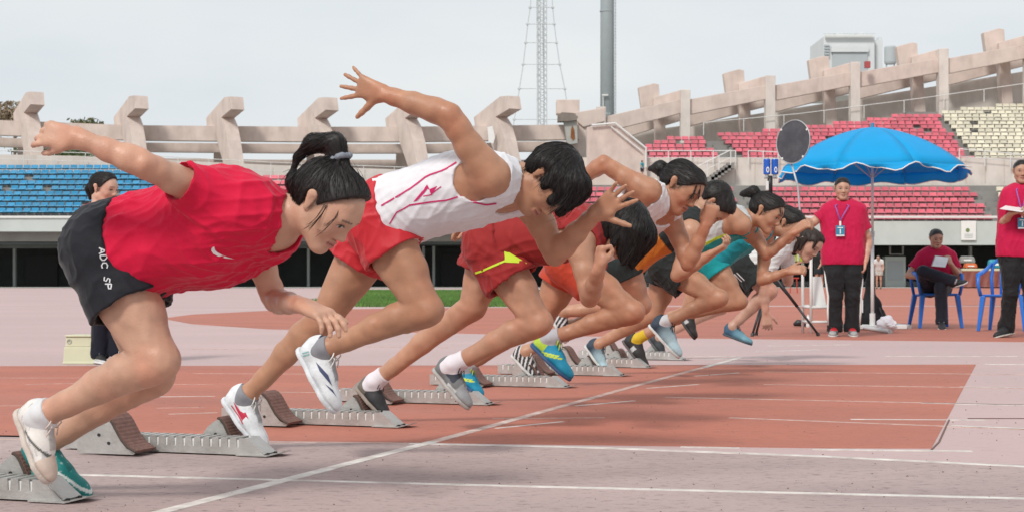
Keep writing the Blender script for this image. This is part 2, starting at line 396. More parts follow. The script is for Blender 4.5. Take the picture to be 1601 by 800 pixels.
stand('small upper block of red seats above the pale concourse wall', [(1012, 1128), (1012, 1124), (1010, 1119), (1006, 1114), (1022, 1110), (1040, 1104)], 1008, 1134, 'red_seat', UY, rise=.33, dep=.8, z0=8.27)
stand('wide upper block of red seats above the blue umbrella', [(1162, 1526), (1158, 1520), (1150, 1514), (1142, 1508), (1134, 1502), (1126, 1498), (1122, 1493), (1190, 1489), (1246, 1485), (1300, 1482), (1356, 1478), (1392, 1474)],
      1140, 1530, 'red_seat', UY, rise=.33, dep=.8, z0=8.27)
stand('upper block of cream seats at the top right', [(1526, 1760), (1522, 1760), (1516, 1760), (1511, 1760), (1506, 1760), (1502, 1760), (1497, 1760), (1493, 1760), (1488, 1760), (1482, 1760), (1477, 1760), (1474, 1760), (1473, 1760), (1500, 1760), (1558, 1760)],
      1536, 1770, 'white_seat', UY, rise=.33, dep=.8, z0=8.27)

def bx(mb, px0, px1, py0, py1, Y, th):    # box whose front face covers a pixel rectangle at distance Y
    a, b = at(px0, py1, Y), at(px1, py0, Y)
    mb.box(((a[0] + b[0]) / 2, Y + th / 2, (a[2] + b[2]) / 2), (b[0] - a[0], th, b[2] - a[2]))

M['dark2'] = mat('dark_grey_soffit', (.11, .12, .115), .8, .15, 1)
# facade under the seats
fac = thing('stand_facade', 'pale facade wall with a dark recess under the lower seats', 'wall', (0, 97, 0))
fo = V(0, 97, 0)
m = MB(); bx(m, -220, 840, 340, 362, 97, .5); m.build('parapet_wall', M['wallg'], fac, off=fo)
m = MB(); bx(m, 846, 1800, 346, 383, 97.0, .5); m.build('parapet_wall', M['wallg'], fac, off=fo)
m = MB(); bx(m, -220, 1800, 337.5, 341, 96.9, .3); m.build('coping', M['whitem'], fac, off=fo)
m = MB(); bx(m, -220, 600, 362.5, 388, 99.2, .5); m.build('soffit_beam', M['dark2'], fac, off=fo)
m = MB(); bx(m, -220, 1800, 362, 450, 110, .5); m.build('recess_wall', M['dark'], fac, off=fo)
# roof of the recess
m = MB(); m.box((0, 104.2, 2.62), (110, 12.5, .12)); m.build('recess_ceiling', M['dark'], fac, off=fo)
m = MB(); bx(m, 846, 1800, 439.5, 449, 109, .4); m.build('plinth', M['wallg'], fac, off=fo)
for x in [-100, 20, 140, 330, 480, 660, 676, 900, 1100, 1180, 1452, 1516, 1680]:
    m = MB(); bx(m, x, x + 4, 365, 449.5, 103.5 + .01 * (x % 7), .3); m.build('pillar', M['wallg'], fac, off=fo)
for x0, x1, y0 in [(600, 668, 398), (690, 740, 396), (40, 90, 398), (220, 260, 398), (1440, 1470, 392)]:
    m = MB(); bx(m, x0, x1, y0, 449, 109.8, .15); m.build('door', M['black'], fac, off=fo)
m = MB(); bx(m, 560, 900, 357, 361.5, 95.4, 2.0); m.build('canopy', M['whitem'], fac, off=fo)
# poster on the facade
po = thing('wall_poster', 'square pale poster on the facade behind the seated man', 'poster', at(1514, 376, 96.9))
pl = at(1514, 376, 96.9)
m = MB(); bx(m, 1503, 1526, 345.5, 375.5, 96.85, .1); m.build('sheet', M['white'], po, off=pl)
m = MB(); q = at(1513, 360, 96.84); m.tube([q, q - V(0, .01, 0)], .12, 10); m.build('round_mark', mat('poster_mark', (.16, .22, .08), .7), po, off=pl)
for i in range(3):
    m = MB(); bx(m, 1508, 1521, 366 + 2.4 * i, 366.9 + 2.4 * i, 96.84, .012); m.build('print_line', mat('poster_print', (.4, .42, .42), .7), po, off=pl)

# concourse wall between lower and upper seats
cw = thing('concourse_wall', 'long pale wall between the lower and upper red seats', 'wall', (0, 105, 0)); co = V(0, 105, 0)
m = MB(); bx(m, 868, 1800, 246.5, 330, 105.2, .5); m.build('wall', M['concl'], cw, off=co)
for x in range(880, 1800, 30):
    m = MB(); bx(m, x, x + .8, 247, 286, 105.17, .05); m.build('panel_joint', M['conc'], cw, off=co)
for x0, x1 in [(1040, 1047), (1300, 1306)]:
    m = MB(); bx(m, x0, x1, 257, 263, 105.1, .1); bx(m, x0, x1, 265, 271, 105.1, .1); m.build('vent', M['concd'], cw, off=co)
# stairs down from the concourse
m = MB()
for i in range(7):
    m = MB(); a = at(1142 - i * 5.2, 255 + i * 3.6, 104.6); m.box((a[0], 104.7, a[2] - .2), (.42, .9, .36)); m.build('stair', M['concd'], cw, off=co)
# solid wing wall at the left end of the upper tier
ww = thing('wing_wall', 'beige wing wall with sloping top at left of the upper red seats', 'wall', (at(960, 250, 105)[0], 105, 0))
wo = V(at(960, 250, 105)[0], 105, 0)
m = MB(); pr = [(918, 290), (918, 199), (962, 196), (1010, 236), (1012, 290)]
m.prism([(at(x, y, 105)[0], at(x, y, 105)[2]) for x, y in pr], (0, 105.6, 0), (1, 0, 0), (0, 0, 1), (0, 1, 0), 1.4)
m.build('wall', M['conc'], ww, off=wo)
m = MB(); m.tube([at(x, y, 104.7) for x, y in [(925, 196), (962, 193), (1010, 232), (1010, 262)]], .07); m.tube([at(x, y, 104.7) for x, y in [(955, 198), (1003, 237)]], .05)
m.build('handrail', M['whitem'], ww, off=wo)

# railings
def railing(label, tops, h, Y, nposts, mids=1, r=.035):
    base = at(*tops[0], Y); t = thing('railing', label, 'railing', base)
    P = [at(x, y, Y) for x, y in tops]
    m = MB(); m.tube(P, r, 6); m.build('top_rail', M['whitem'], t, off=base)
    for k in range(mids):
        m = MB(); m.tube([p - V(0, 0, h * (k + 1) / (mids + 1)) for p in P], r * .7, 6); m.build('mid_rail', M['whitem'], t, off=base)
    cum = [0]
    for i in range(len(P) - 1): cum.append(cum[-1] + np.linalg.norm(P[i + 1] - P[i]))
    for j in range(nposts):
        s = cum[-1] * j / (nposts - 1); i = min(np.searchsorted(cum, s, 'right') - 1, len(P) - 2)
        p = P[i] + (P[i + 1] - P[i]) * (s - cum[i]) / (cum[i + 1] - cum[i])
        m = MB(); m.tube([p, p - V(0, 0, h)], r, 6); m.build('post', M['whitem'], t, off=base)
    return t
railing('low white railing along the front of the small upper red seats', [(1010, 236), (1150, 236)], .9, 104.9, 5)
railing('white stair railing slanting down the concourse stairs', [(1088, 262), (1142, 235), (1142.5, 235.1)], .95, 104.2, 4)
railing('white railing along the concourse left of the umbrella', [(1170, 236), (1240, 239)], .9, 104.9, 4)
railing('white railing at the foot of the upper cream seats', [(1500, 233), (1601, 242), (1700, 250)], .95, 104.9, 6)
railing('thin white railing above the blue seats', [(-60, 234), (190, 241), (420, 254), (665, 263)], 1.1, 107.0, 16, 1, .025)
railing('white guard rail at the top of the upper red seats', [(1100, 192), (1250, 178), (1440, 154), (1601, 131)], .9, 116.5, 9, 0, .03)

# back wall behind the left seats
bw = thing('rear_wall', 'beige wall behind the blue seats under the concrete brackets', 'wall', (0, 108, 0)); bo = V(0, 108, 0)
m = MB(); pr = [(-200, 300), (-200, 238), (120, 244), (420, 258), (640, 266), (930, 270), (930, 330)]
m.prism([(at(x, y, 108)[0], at(x, y, 108)[2]) for x, y in pr], (0, 108.3, 0), (1, 0, 0), (0, 0, 1), (0, 1, 0), .6)
m.build('wall', M['concl'], bw, off=bo)
for x in range(-150, 900, 48):
    m = MB(); bx(m, x, x + .7, 246 + (x + 150) * .026, 292, 107.97, .06); m.build('wall_joint', M['conc'], bw, off=bo)

# concrete rim, left part: ring beams and cantilever brackets
rim = thing('stadium_rim', 'beige concrete rim with cantilever brackets behind the left stands', 'stadium frame', (0, 114, 0)); ro = V(0, 114, 0)
def beam(name, pts, hpx, Y, th, root, off, mat_=None):
    m = MB()
    for (x0, y0), (x1, y1) in zip(pts[:-1], pts[1:]):
        a0, a1, b0, b1 = at(x0, y0 + hpx, Y), at(x1, y1 + hpx, Y), at(x0, y0, Y), at(x1, y1, Y)
        d = V(0, th, 0); m.hexa([a0, a1, a1 + d, a0 + d], [b0, b1, b1 + d, b0 + d])
    return m.build(name, mat_ or M['conc'], root, off=off)
BR = [(-100, 184), (45, 190), (205, 196), (352, 197.5), (497, 198.5), (637, 198.5), (778, 196.5)]
for (x0, y0), (x1, y1) in zip(BR[:-1], BR[1:]): beam('ring_beam', [(x0 + 2, y0), (x1 - 2, y1)], 23, 113, 1.0, rim, ro)
beam('ring_beam', [(780, 196.5), (905, 195)], 23, 113, 1.0, rim, ro)
for (x0, y0), (x1, y1) in zip(BR[:-1], BR[1:]): beam('lower_beam', [(x0 + 3, y0 + 27), (x1 - 3, y1 + 27)], 14, 115.5, .9, rim, ro)
beam('lower_beam', [(781, 222), (905, 221)], 15, 115.5, .9, rim, ro)
beam('foot_wall', [(-200, 244), (120, 246), (420, 250), (930, 250)], 30, 117.5, .6, rim, ro, M['conc'])
RD = nrm(V(.5, -.87, 0)); RNn = V(.87, .5, 0)
BPROF = [(-29, 17), (13, 42), (25, 41), (28, 21), (6, 12), (13, 0), (20, -25), (27, -62), (12, -64), (-2, -26), (-9, 0), (-27, 2)]
for i, (x, y) in enumerate(BR):
    o_ = at(x, y, 112.6); q = .0442
    k = 1.0 if i else 1.1
    m = MB(); m.prism([(p[0] * q * 2.0 * k, p[1] * q * k) for p in BPROF], o_, RD, (0, 0, 1), RNn, .95)
    m.build('bracket', M['conc'], rim, off=ro)
    m = MB(); bx(m, x - 18, x + 2, y + 41, 262, 116.6, .8); m.build('rear_post', M['conc'], rim, off=ro)
# white plaster scar on the bracket, broken corner column with rust
m = MB(); pr = [(762, 200), (770, 198), (774, 216), (771, 226), (764, 222)]
m.prism([(at(x, y, 111.6)[0], at(x, y, 111.6)[2]) for x, y in pr], (0, 111.3, 0), (1, 0, 0), (0, 0, 1), (0, 1, 0), .1); m.build('plaster_scar', M['white'], rim, off=ro)

# concrete rim, right part: rising beams on posts
rr = thing('stadium_rim', 'rising concrete rim with tall posts behind the upper right seats', 'stadium frame', (at(1250, 200, 118)[0], 118, 0)); rro = V(at(1250, 200, 118)[0], 118, 0)
TOPS = [(940, 167), (1072, 140), (1205, 118), (1338, 97), (1476, 76), (1612, 54), (1760, 30)]
def poly(name, pr, Y, th, mat_=None, bev=.03):
    m = MB(); m.prism([(at(x, y, Y)[0], at(x, y, Y)[2]) for x, y in pr], (0, Y + th / 2, 0), (1, 0, 0), (0, 0, 1), (0, 1, 0), th)
    return m.build(name, mat_ or M['conc'], rr, bevel=bev, off=rro)
for i, (x, y) in enumerate(TOPS):
    m = MB(); bx(m, x - 7.5, x + 7.5, y, 250 if i else 262, 116.8, .9); m.build('front_post', M['concl'], rr, bevel=.04, off=rro)
for i, ((x0, y0), (x1, y1)) in enumerate(zip(TOPS[:-1], TOPS[1:])):
    s_ = (y1 - y0) / (x1 - x0)
    fa = lambda x, d: (x, y1 + 15.5 + s_ * (x - x1 + 8) * 1.12 + d)
    poly('ring_beam', [fa(x0 + 7.6, 0), fa(x1 - 7.6, 0), fa(x1 - 7.6, 22), fa(x0 + 7.6, 24)][::-1], 117.1, .5)
    poly('back_beam', [fa(x0 + 7.6, 19), fa(x1 - 7.6, 16), fa(x1 - 7.6, 33), fa(x0 + 7.6, 42)][::-1], 120.4, .8)
    poly('radial_beam', [(x1 - 50, y1 + 13), (x1 - 7.6, y1 + .8), (x1 - 7.6, y1 + 17), (x1 - 50, y1 + 28)][::-1], 117.7, 1.2)
    poly('rear_post', [(x1 - 51, y1 + 26), (x1 - 34, y1 + 23), (x1 - 27, y1 + 120), (x1 - 44, y1 + 120)][::-1], 119.0, .9)
    poly('bracket_head', [(x1 - 74, y1 - 3), (x1 - 50, y1 - 9.5), (x1 - 42, y1 - 8), (x1 - 40, y1 + 20), (x1 - 69, y1 + 33)][::-1], 118.2 + .02 * i, .78)
beam('rear_parapet', [(946, 214), (1072, 196), (1205, 175), (1338, 155), (1476, 133), (1612, 110), (1760, 87)], 80, 122.0, .5, rr, rro, M['concl'])
# broken corner column joining the two rims
cc = thing('corner_column', 'weathered concrete corner column with a rust stain and capital', 'column', at(892, 262, 113)); ccl = at(892, 262, 113)
m = MB(); bx(m, 870, 906, 156, 178, 114, 1.4); m.build('head_block', M['conc'], cc, bevel=.04, off=ccl)
m = MB(); pr = [(900, 176), (946, 168), (946, 190), (912, 199), (902, 190)]
m.prism([(at(x, y, 113.4)[0], at(x, y, 113.4)[2]) for x, y in pr], (0, 113.9, 0), (1, 0, 0), (0, 0, 1), (0, 1, 0), 1.0); m.build('cantilever', M['conc'], cc, bevel=.04, off=ccl)
m = MB(); pr = [(872, 180), (879, 176), (896, 177), (904, 183), (902, 188), (886, 190), (872, 190)]
M['weather'] = mat('weathered_concrete', (.22, .19, .165), .9, .3, 2, .4, 10)
m.prism([(at(x, y, 111.8)[0], at(x, y, 111.8)[2]) for x, y in pr], (0, 112.3, 0), (1, 0, 0), (0, 0, 1), (0, 1, 0), 1.1); m.build('capital', M['weather'], cc, off=ccl)
m = MB(); pr = [(881, 188), (902, 187), (903, 224), (887, 226)]
M['shaft'] = mat('grey_shaft', (.40, .40, .37), .85, .15, 1.5, .2, 8)
m.prism([(at(x, y, 112)[0], at(x, y, 112)[2]) for x, y in pr], (0, 112.5, 0), (1, 0, 0), (0, 0, 1), (0, 1, 0), .9); m.build('shaft', M['shaft'], cc, off=ccl)
m = MB(); pr = [(893, 202), (895, 196), (898, 204), (899, 217), (896, 220), (892, 215)]
m.prism([(at(x, y, 112)[0], at(x, y, 112)[2]) for x, y in pr], (0, 112.02, 0), (1, 0, 0), (0, 0, 1), (0, 1, 0), .02); m.build('rust_stain', mat('rust', (.24, .09, .03), .9, .3, 4), cc, off=ccl)
m = MB(); bx(m, 888, 922, 190, 262, 113.6, .8); m.build('lower_pier', M['conc'], cc, off=ccl)

# ------------------------------------------------------------------ far structures
# lattice mast
tw = thing('lattice_mast', 'tall steel lattice mast with three outer legs beyond the rim', 'tower', at(846, 260, 240)); two = at(846, 260, 240)
YT = 240.0
levels = [(-150, 838, 853), (-40, 832, 861), (12, 829, 864), (38, 825, 866.5), (67, 822, 870), (101, 818, 875), (139, 812, 883), (187, 804, 890), (260, 793, 902)]
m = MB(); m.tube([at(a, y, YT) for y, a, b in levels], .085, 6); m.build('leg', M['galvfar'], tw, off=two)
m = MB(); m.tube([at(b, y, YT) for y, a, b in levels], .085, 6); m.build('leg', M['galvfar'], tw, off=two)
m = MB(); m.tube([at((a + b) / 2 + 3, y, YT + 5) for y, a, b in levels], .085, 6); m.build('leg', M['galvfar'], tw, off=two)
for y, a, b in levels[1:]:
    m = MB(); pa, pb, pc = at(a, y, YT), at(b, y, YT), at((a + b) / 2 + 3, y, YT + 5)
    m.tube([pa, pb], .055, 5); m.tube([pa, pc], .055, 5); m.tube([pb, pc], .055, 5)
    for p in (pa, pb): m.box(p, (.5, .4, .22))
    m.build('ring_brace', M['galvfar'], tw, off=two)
m = MB()
cl = [at(x, y, YT + 1.5) for x, y in [(840.5, 265), (840.5, -150)]]
for x in (841, 855): m.tube([at(x, 265, YT + 1.5), at(x - 1, -150, YT + 1.5)], .085 if x == 855 else .19, 6)
for x in (845, 851): m.tube([at(x, 265, YT + 3), at(x - 1, -150, YT + 3)], .07, 5)
yy = 262; k = 0
while yy > -150:
    m.tube([at(841, yy, YT + 1.5), at(855, yy - 9, YT + 1.5)], .045, 4); m.tube([at(855, yy, YT + 1.5), at(841, yy - 9, YT + 1.5)], .045, 4)
    m.tube([at(841, yy, YT + 1.5), at(855, yy, YT + 1.5)], .045, 4); yy -= 9
m.build('lattice_core', M['galvfar'], tw, off=two)
# floodlight pole
fp = thing('floodlight_pole', 'thick grey floodlight pole with a ladder behind the rim', 'pole', at(950, 260, 135)); fpo = at(950, 260, 135)
m = MB(); P0, P1 = at(950, 300, 135), at(949, -260, 135)
m.tube([P0, P0 + (P1 - P0) * .55, P1], [.62, .57, .5], 12); m.build('pole', M['polegrey'], fp, smooth=True, off=fpo)
for yb in (19, 180):
    p = at(949, yb, 135); m = MB(); m.tube([p, p + V(0, 0, .14)], .605, 16); m.build('joint_ring', M['polegrey'], fp, off=fpo)
m = MB(); m.tube([at(960.5, 300, 134.6), at(959.5, -260, 134.6)], .035, 5); m.tube([at(963, 300, 134.6), at(962, -260, 134.6)], .035, 5); m.build('ladder_rail', M['galv'], fp, off=fpo)
for y in range(-10, 190, 5):
    m = MB(); m.tube([at(958, y, 134.6), at(963.5, y, 134.6)], .028, 4); m.build('rung', M['galv'], fp, off=fpo)
m = MB(); m.tube([at(943, 250, 134.2), at(943, 149, 134.2)], .035, 5); m.box(at(946, 149, 134.2), (.5, .2, .12)); m.build('camera_arm', M['whitem'], fp, off=fpo)
# rooftop building
rb = thing('rooftop_block', 'pale rooftop plant block with a dark framed opening beyond the rim', 'building', at(1335, 150, 170)); rbo = at(1335, 150, 170)
M['redbox'] = mat('red_painted_box', (.40, .08, .08), .6)
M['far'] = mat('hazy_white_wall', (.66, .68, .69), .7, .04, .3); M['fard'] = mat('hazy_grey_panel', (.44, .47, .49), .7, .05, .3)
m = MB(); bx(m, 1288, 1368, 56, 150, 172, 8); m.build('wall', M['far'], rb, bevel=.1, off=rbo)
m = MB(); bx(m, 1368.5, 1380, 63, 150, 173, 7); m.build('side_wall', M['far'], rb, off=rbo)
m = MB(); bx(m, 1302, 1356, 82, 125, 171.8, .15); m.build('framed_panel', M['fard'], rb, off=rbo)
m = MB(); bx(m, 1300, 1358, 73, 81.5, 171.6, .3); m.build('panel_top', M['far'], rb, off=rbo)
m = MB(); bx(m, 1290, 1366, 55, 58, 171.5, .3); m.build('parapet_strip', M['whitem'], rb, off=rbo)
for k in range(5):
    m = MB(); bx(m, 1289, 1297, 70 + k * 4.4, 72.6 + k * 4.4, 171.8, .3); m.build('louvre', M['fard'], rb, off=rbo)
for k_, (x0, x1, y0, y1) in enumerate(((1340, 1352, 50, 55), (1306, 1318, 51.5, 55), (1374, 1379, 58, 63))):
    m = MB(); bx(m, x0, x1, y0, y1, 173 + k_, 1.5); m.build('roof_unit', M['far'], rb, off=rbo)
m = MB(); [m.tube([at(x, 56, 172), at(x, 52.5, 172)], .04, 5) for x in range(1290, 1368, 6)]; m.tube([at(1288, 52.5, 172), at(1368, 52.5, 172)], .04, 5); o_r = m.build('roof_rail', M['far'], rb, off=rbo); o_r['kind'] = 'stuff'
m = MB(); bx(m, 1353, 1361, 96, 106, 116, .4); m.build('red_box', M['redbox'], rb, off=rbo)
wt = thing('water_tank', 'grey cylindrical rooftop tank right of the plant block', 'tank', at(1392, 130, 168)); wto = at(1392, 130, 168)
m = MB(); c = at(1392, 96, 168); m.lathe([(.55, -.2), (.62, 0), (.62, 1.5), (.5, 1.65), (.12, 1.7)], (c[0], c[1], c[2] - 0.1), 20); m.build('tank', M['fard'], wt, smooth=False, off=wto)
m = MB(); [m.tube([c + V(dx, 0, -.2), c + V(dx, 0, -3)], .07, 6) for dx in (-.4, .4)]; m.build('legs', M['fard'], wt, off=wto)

# far trees seen over the left rim
def tree(px, py, Y, wpx, hpx, label, n=2600, bare=False):
    base = at(px, py, Y); base[2] = 0; q = Y / FPX; top = CAMH + (HY - py) * q
    t = thing('tree', label, 'tree', base)
    m = MB(); m.tube([(0, 0, 0), (.1, 0, top * .5), (.0, .1, top * .97)], [.3, .22, .06], 8)
    for k in range(9):
        a = k * 2.4; z = top * (.6 + .04 * k); L = wpx * q * (.5 - .03 * k)
        m.tube([(0, 0, z), (math.cos(a) * L * .6, math.sin(a) * L * .6, z + L * .3), (math.cos(a) * L, math.sin(a) * L, z + L * .55)], [.1, .06, .02], 5)
    m.build('trunk', mat('bark', (.11, .08, .06), .9, .2, 4), t, smooth=True)
    P = []; R = np.random.RandomState(int(px) + 900)
    cl = [(R.normal(0, .28, 3) * V(wpx * q, wpx * q, hpx * q * .8) + V(0, 0, top - hpx * q * .55)) for _ in range(26)]
    me = bpy.data.meshes.new('crown'); vs = []; 
    for i in range(n):
        c = cl[R.randint(len(cl))] + R.normal(0, .13, 3) * wpx * q
        c[2] = min(c[2], top)
        a = R.normal(0, 1, 3); a /= np.linalg.norm(a); b = np.cross(a, R.normal(0, 1, 3)); b /= np.linalg.norm(b); s = .13 + .1 * R.rand()
        vs += [c - a * s, c + b * s * .5, c + a * s, c - b * s * .5]
    me.from_pydata([tuple(v) for v in vs], [], [(4 * i, 4 * i + 1, 4 * i + 2, 4 * i + 3) for i in range(n)]); me.update()
    mesh_obj('crown', me, bare, t)
lf1 = mat('olive_leaves', (.17, .17, .08), .7, .3, 2); lf2 = mat('dry_leaves', (.33, .25, .17), .8, .3, 2)
tree(22, 161, 150, 46, 40, 'brownish tree top at the far left above the rim', 1800, lf2)
tree(124, 186, 150, 26, 26, 'faint green tree top peeking over the rim near the hand', 900, lf1)
tree(150, 187, 150, 22, 24, 'small green tree top peeking over the rim left of a bracket', 700, lf1)
tree(100, 234, 122, 90, 30, 'low green bush line seen through the gap above the blue seats', 2600, mat('bush_leaves', (.10, .14, .045), .7, .3, 2))
# ------------------------------------------------------------------ figure builder: distance fields meshed with surface nets
def surface_nets(D, org, h):
    s = D < 0
    c = np.zeros(tuple(n - 1 for n in D.shape), np.uint8)
    for i in (0, 1):
        for j in (0, 1):
            for k in (0, 1):
                c += s[i:D.shape[0] - 1 + i, j:D.shape[1] - 1 + j, k:D.shape[2] - 1 + k]
    mask = (c > 0) & (c < 8)
    ids = np.argwhere(mask); n = len(ids)
    idx = np.full(mask.shape, -1, np.int32); idx[mask] = np.arange(n)
    acc = np.zeros((n, 3)); cnt = np.zeros(n)
    cs = [(i, j, k) for i in (0, 1) for j in (0, 1) for k in (0, 1)]
    for a in cs:
        for ax in range(3):
            if a[ax]: continue
            b = list(a); b[ax] = 1
            d0 = D[ids[:, 0] + a[0], ids[:, 1] + a[1], ids[:, 2] + a[2]]; d1 = D[ids[:, 0] + b[0], ids[:, 1] + b[1], ids[:, 2] + b[2]]
            m = (d0 < 0) != (d1 < 0)
            t = d0[m] / (d0[m] - d1[m])
            p = np.tile(np.array(a, float), (m.sum(), 1)); p[:, ax] += t
            acc[m] += p; cnt[m] += 1
    Vv = np.array(org) + (ids + acc / cnt[:, None]) * h
    F = []
    for ax in range(3):
        o = [a for a in range(3) if a != ax]
        lo = [slice(None)] * 3; hi = [slice(None)] * 3; lo[ax] = slice(0, -1); hi[ax] = slice(1, None)
        for a in o: lo[a] = slice(1, -1); hi[a] = slice(1, -1)
        A, B = s[tuple(lo)], s[tuple(hi)]
        e = np.argwhere(A != B)
        if not len(e): continue
        for a in o: e[:, a] += 1
        sg = s[e[:, 0], e[:, 1], e[:, 2]]
        q = []
        for du, dv in ((1, 1), (0, 1), (0, 0), (1, 0)):
            w_ = e.copy(); w_[:, o[0]] -= du; w_[:, o[1]] -= dv
            q.append(idx[w_[:, 0], w_[:, 1], w_[:, 2]])
        q = np.stack(q, 1)
        flip = sg if ax != 1 else ~sg
        q[~flip] = q[~flip][:, ::-1]
        F.append(q)
    F = np.concatenate(F) if F else np.zeros((0, 4), int)
    F = F[(F >= 0).all(1)]
    return Vv, F

def smooth_mesh(Vv, F, it=2, lam=.5):
    for _ in range(it):
        acc = np.zeros_like(Vv); cnt = np.zeros(len(Vv))
        for a in range(4):
            b = (a + 1) % 4
            np.add.at(acc, F[:, a], Vv[F[:, b]]); np.add.at(cnt, F[:, a], 1)
            np.add.at(acc, F[:, b], Vv[F[:, a]]); np.add.at(cnt, F[:, b], 1)
        Vv = Vv + lam * (acc / np.maximum(cnt, 1)[:, None] - Vv)
    return Vv
def vnormals(Vv, F):
    n = np.cross(Vv[F[:, 2]] - Vv[F[:, 0]], Vv[F[:, 3]] - Vv[F[:, 1]])
    N = np.zeros_like(Vv)
    for a in range(4): np.add.at(N, F[:, a], n)
    return N / np.maximum(np.linalg.norm(N, axis=1), 1e-12)[:, None]

class Prim:
    __slots__ = ('a', 'b', 'ra', 'rb', 'k', 'tag', 'n', 's', 'sub')
    def __init__(p, a, b, ra, rb, k=.03, tag='', n=None, s=1, sub=False):
        p.a, p.b, p.ra, p.rb, p.k, p.tag, p.n, p.s, p.sub = np.array(a, float), np.array(b, float), ra, rb, k, tag, n, s, sub
def sd(p, X, Y, Z):
    ba = p.b - p.a; L2 = ba @ ba
    qx, qy, qz = X - p.a[0], Y - p.a[1], Z - p.a[2]
    if L2 > 1e-12:
        t = np.clip((qx * ba[0] + qy * ba[1] + qz * ba[2]) / L2, 0, 1)
        qx = qx - t * ba[0]; qy = qy - t * ba[1]; qz = qz - t * ba[2]
        r = p.ra + (p.rb - p.ra) * t
    else: r = p.ra
    d2 = qx * qx + qy * qy + qz * qz
    if p.n is not None:                  # flattened along n
        c = qx * p.n[0] + qy * p.n[1] + qz * p.n[2]
        d2 = d2 + c * c * (p.s * p.s - 1)
    return np.sqrt(d2) - r
def bounds(prims, pad):
    lo = np.min([np.minimum(p.a, p.b) - max(p.ra, p.rb) for p in prims], axis=0) - pad
    hi = np.max([np.maximum(p.a, p.b) + max(p.ra, p.rb) for p in prims], axis=0) + pad
    return lo, hi
class Grid:
    def __init__(g, lo, hi, h):
        g.h = h; g.org = lo; g.n = np.ceil((hi - lo) / h).astype(int) + 2
        g.ax = [lo[i] + np.arange(g.n[i]) * h for i in range(3)]
        g.D = np.full(tuple(g.n), .25, np.float32)
    def xyz(g, sl=(slice(None),) * 3):
        return g.ax[0][sl[0]][:, None, None], g.ax[1][sl[1]][None, :, None], g.ax[2][sl[2]][None, None, :]
    def add(g, prims, infl=0.0, kx=None):
        for p in prims:
            k = p.k if kx is None else kx
            R = max(p.ra, p.rb) + infl + k + 3.5 * g.h
            l = np.maximum(((np.minimum(p.a, p.b) - R - g.org) / g.h).astype(int), 0)
            u = np.minimum(((np.maximum(p.a, p.b) + R - g.org) / g.h).astype(int) + 2, g.n)
            if (u <= l).any(): continue
            sl = tuple(slice(l[i], u[i]) for i in range(3))
            d = (sd(p, *g.xyz(sl)) - infl).astype(np.float32)
            D = g.D[sl]
            if p.sub:                    # smooth subtraction
                hh = np.clip(.5 - .5 * (D + d) / k, 0, 1); g.D[sl] = D + (-d - D) * hh + k * hh * (1 - hh)
            else:
                hh = np.clip(.5 + .5 * (D - d) / k, 0, 1); g.D[sl] = D + (d - D) * hh - k * hh * (1 - hh)
        return g
    def half(g, p0, n, k=0):             # keep the side n points to
        X, Y, Z = g.xyz()
        d = -((X - p0[0]) * n[0] + (Y - p0[1]) * n[1] + (Z - p0[2]) * n[2])
        g.D = np.maximum(g.D, d.astype(np.float32)); return g
    def cut(g, p):
        g.D = np.maximum(g.D, -sd(p, *g.xyz()).astype(np.float32)); return g
    def union(g, o): g.D = np.minimum(g.D, o.D); return g
    def mesh(g, sm=1):
        g.D[[0, -1]] = .2; g.D[:, [0, -1]] = .2; g.D[:, :, [0, -1]] = .2
        Vv, F = surface_nets(g.D, g.org, g.h)
        return (smooth_mesh(Vv, F, sm) if sm else Vv), F

def np_mesh(name, Vv, F, col=None, off=None):
    me = bpy.data.meshes.new(name)
    me.vertices.add(len(Vv)); me.loops.add(F.size); me.polygons.add(len(F))
    W = Vv - off if off is not None else Vv
    me.vertices.foreach_set('co', W.astype(np.float32).ravel())
    me.loops.foreach_set('vertex_index', F.astype(np.int32).ravel())
    me.polygons.foreach_set('loop_start', np.arange(0, F.size, F.shape[1], dtype=np.int32))
    me.update(calc_edges=True); me.validate()
    if col is not None:
        a = me.attributes.new('Col', 'FLOAT_COLOR', 'POINT')
        c = np.ones((len(Vv), 4), np.float32); c[:, :3] = col
        a.data.foreach_set('color', c.ravel())
    me.shade_smooth()
    return me

def folds(P, amp, sc, seed, dirv=None):  # soft cloth folds: warped sines
    R = np.random.RandomState(seed); o = np.zeros(len(P))
    W = P + .03 * np.sin(P[:, [1, 2, 0]] * 23 + R.rand(3) * 6)
    for i in range(5):
        k = R.normal(0, 1, 3)
        if dirv is not None: k = k - .75 * (k @ dirv) * dirv
        k = nrm(k) * sc * (.6 + 1.1 * R.rand())
        o += np.sin(W @ k + R.rand() * 6.28) * (.5 + .5 * np.sin(P @ (R.normal(0, 1, 3) * 6) + R.rand() * 6))
    return amp * o / 2.2

def wrinkle(P, amp, sc, seed, dirs):     # sharper cloth folds running along the given directions, in patches
    R = np.random.RandomState(seed + 77); o = np.zeros(len(P))
    for d in dirs:
        d = nrm(d); a = np.cross(d, R.normal(0, 1, 3)); a = nrm(a); b = np.cross(d, a)
        for i in range(4):
            k = nrm(a * R.normal() + b * R.normal()) * sc * (.7 + .8 * R.rand()) + d * sc * .12 * R.normal()
            w_ = P @ k + 1.3 * np.sin(P @ (R.normal(0, 1, 3) * 11) + R.rand() * 6) + .6 * np.sin(P @ (R.normal(0, 1, 3) * 27) + R.rand() * 6)
            msk = np.clip(.25 + 1.1 * np.sin(P @ (R.normal(0, 1, 3) * 7) + R.rand() * 6) * np.sin(P @ (R.normal(0, 1, 3) * 5) + R.rand() * 6), 0, 1)
            o += msk * ((1 - np.abs(np.sin(w_ + R.rand() * 3.14))) ** 2.2 - .22)
    return amp * o / math.sqrt(len(dirs))
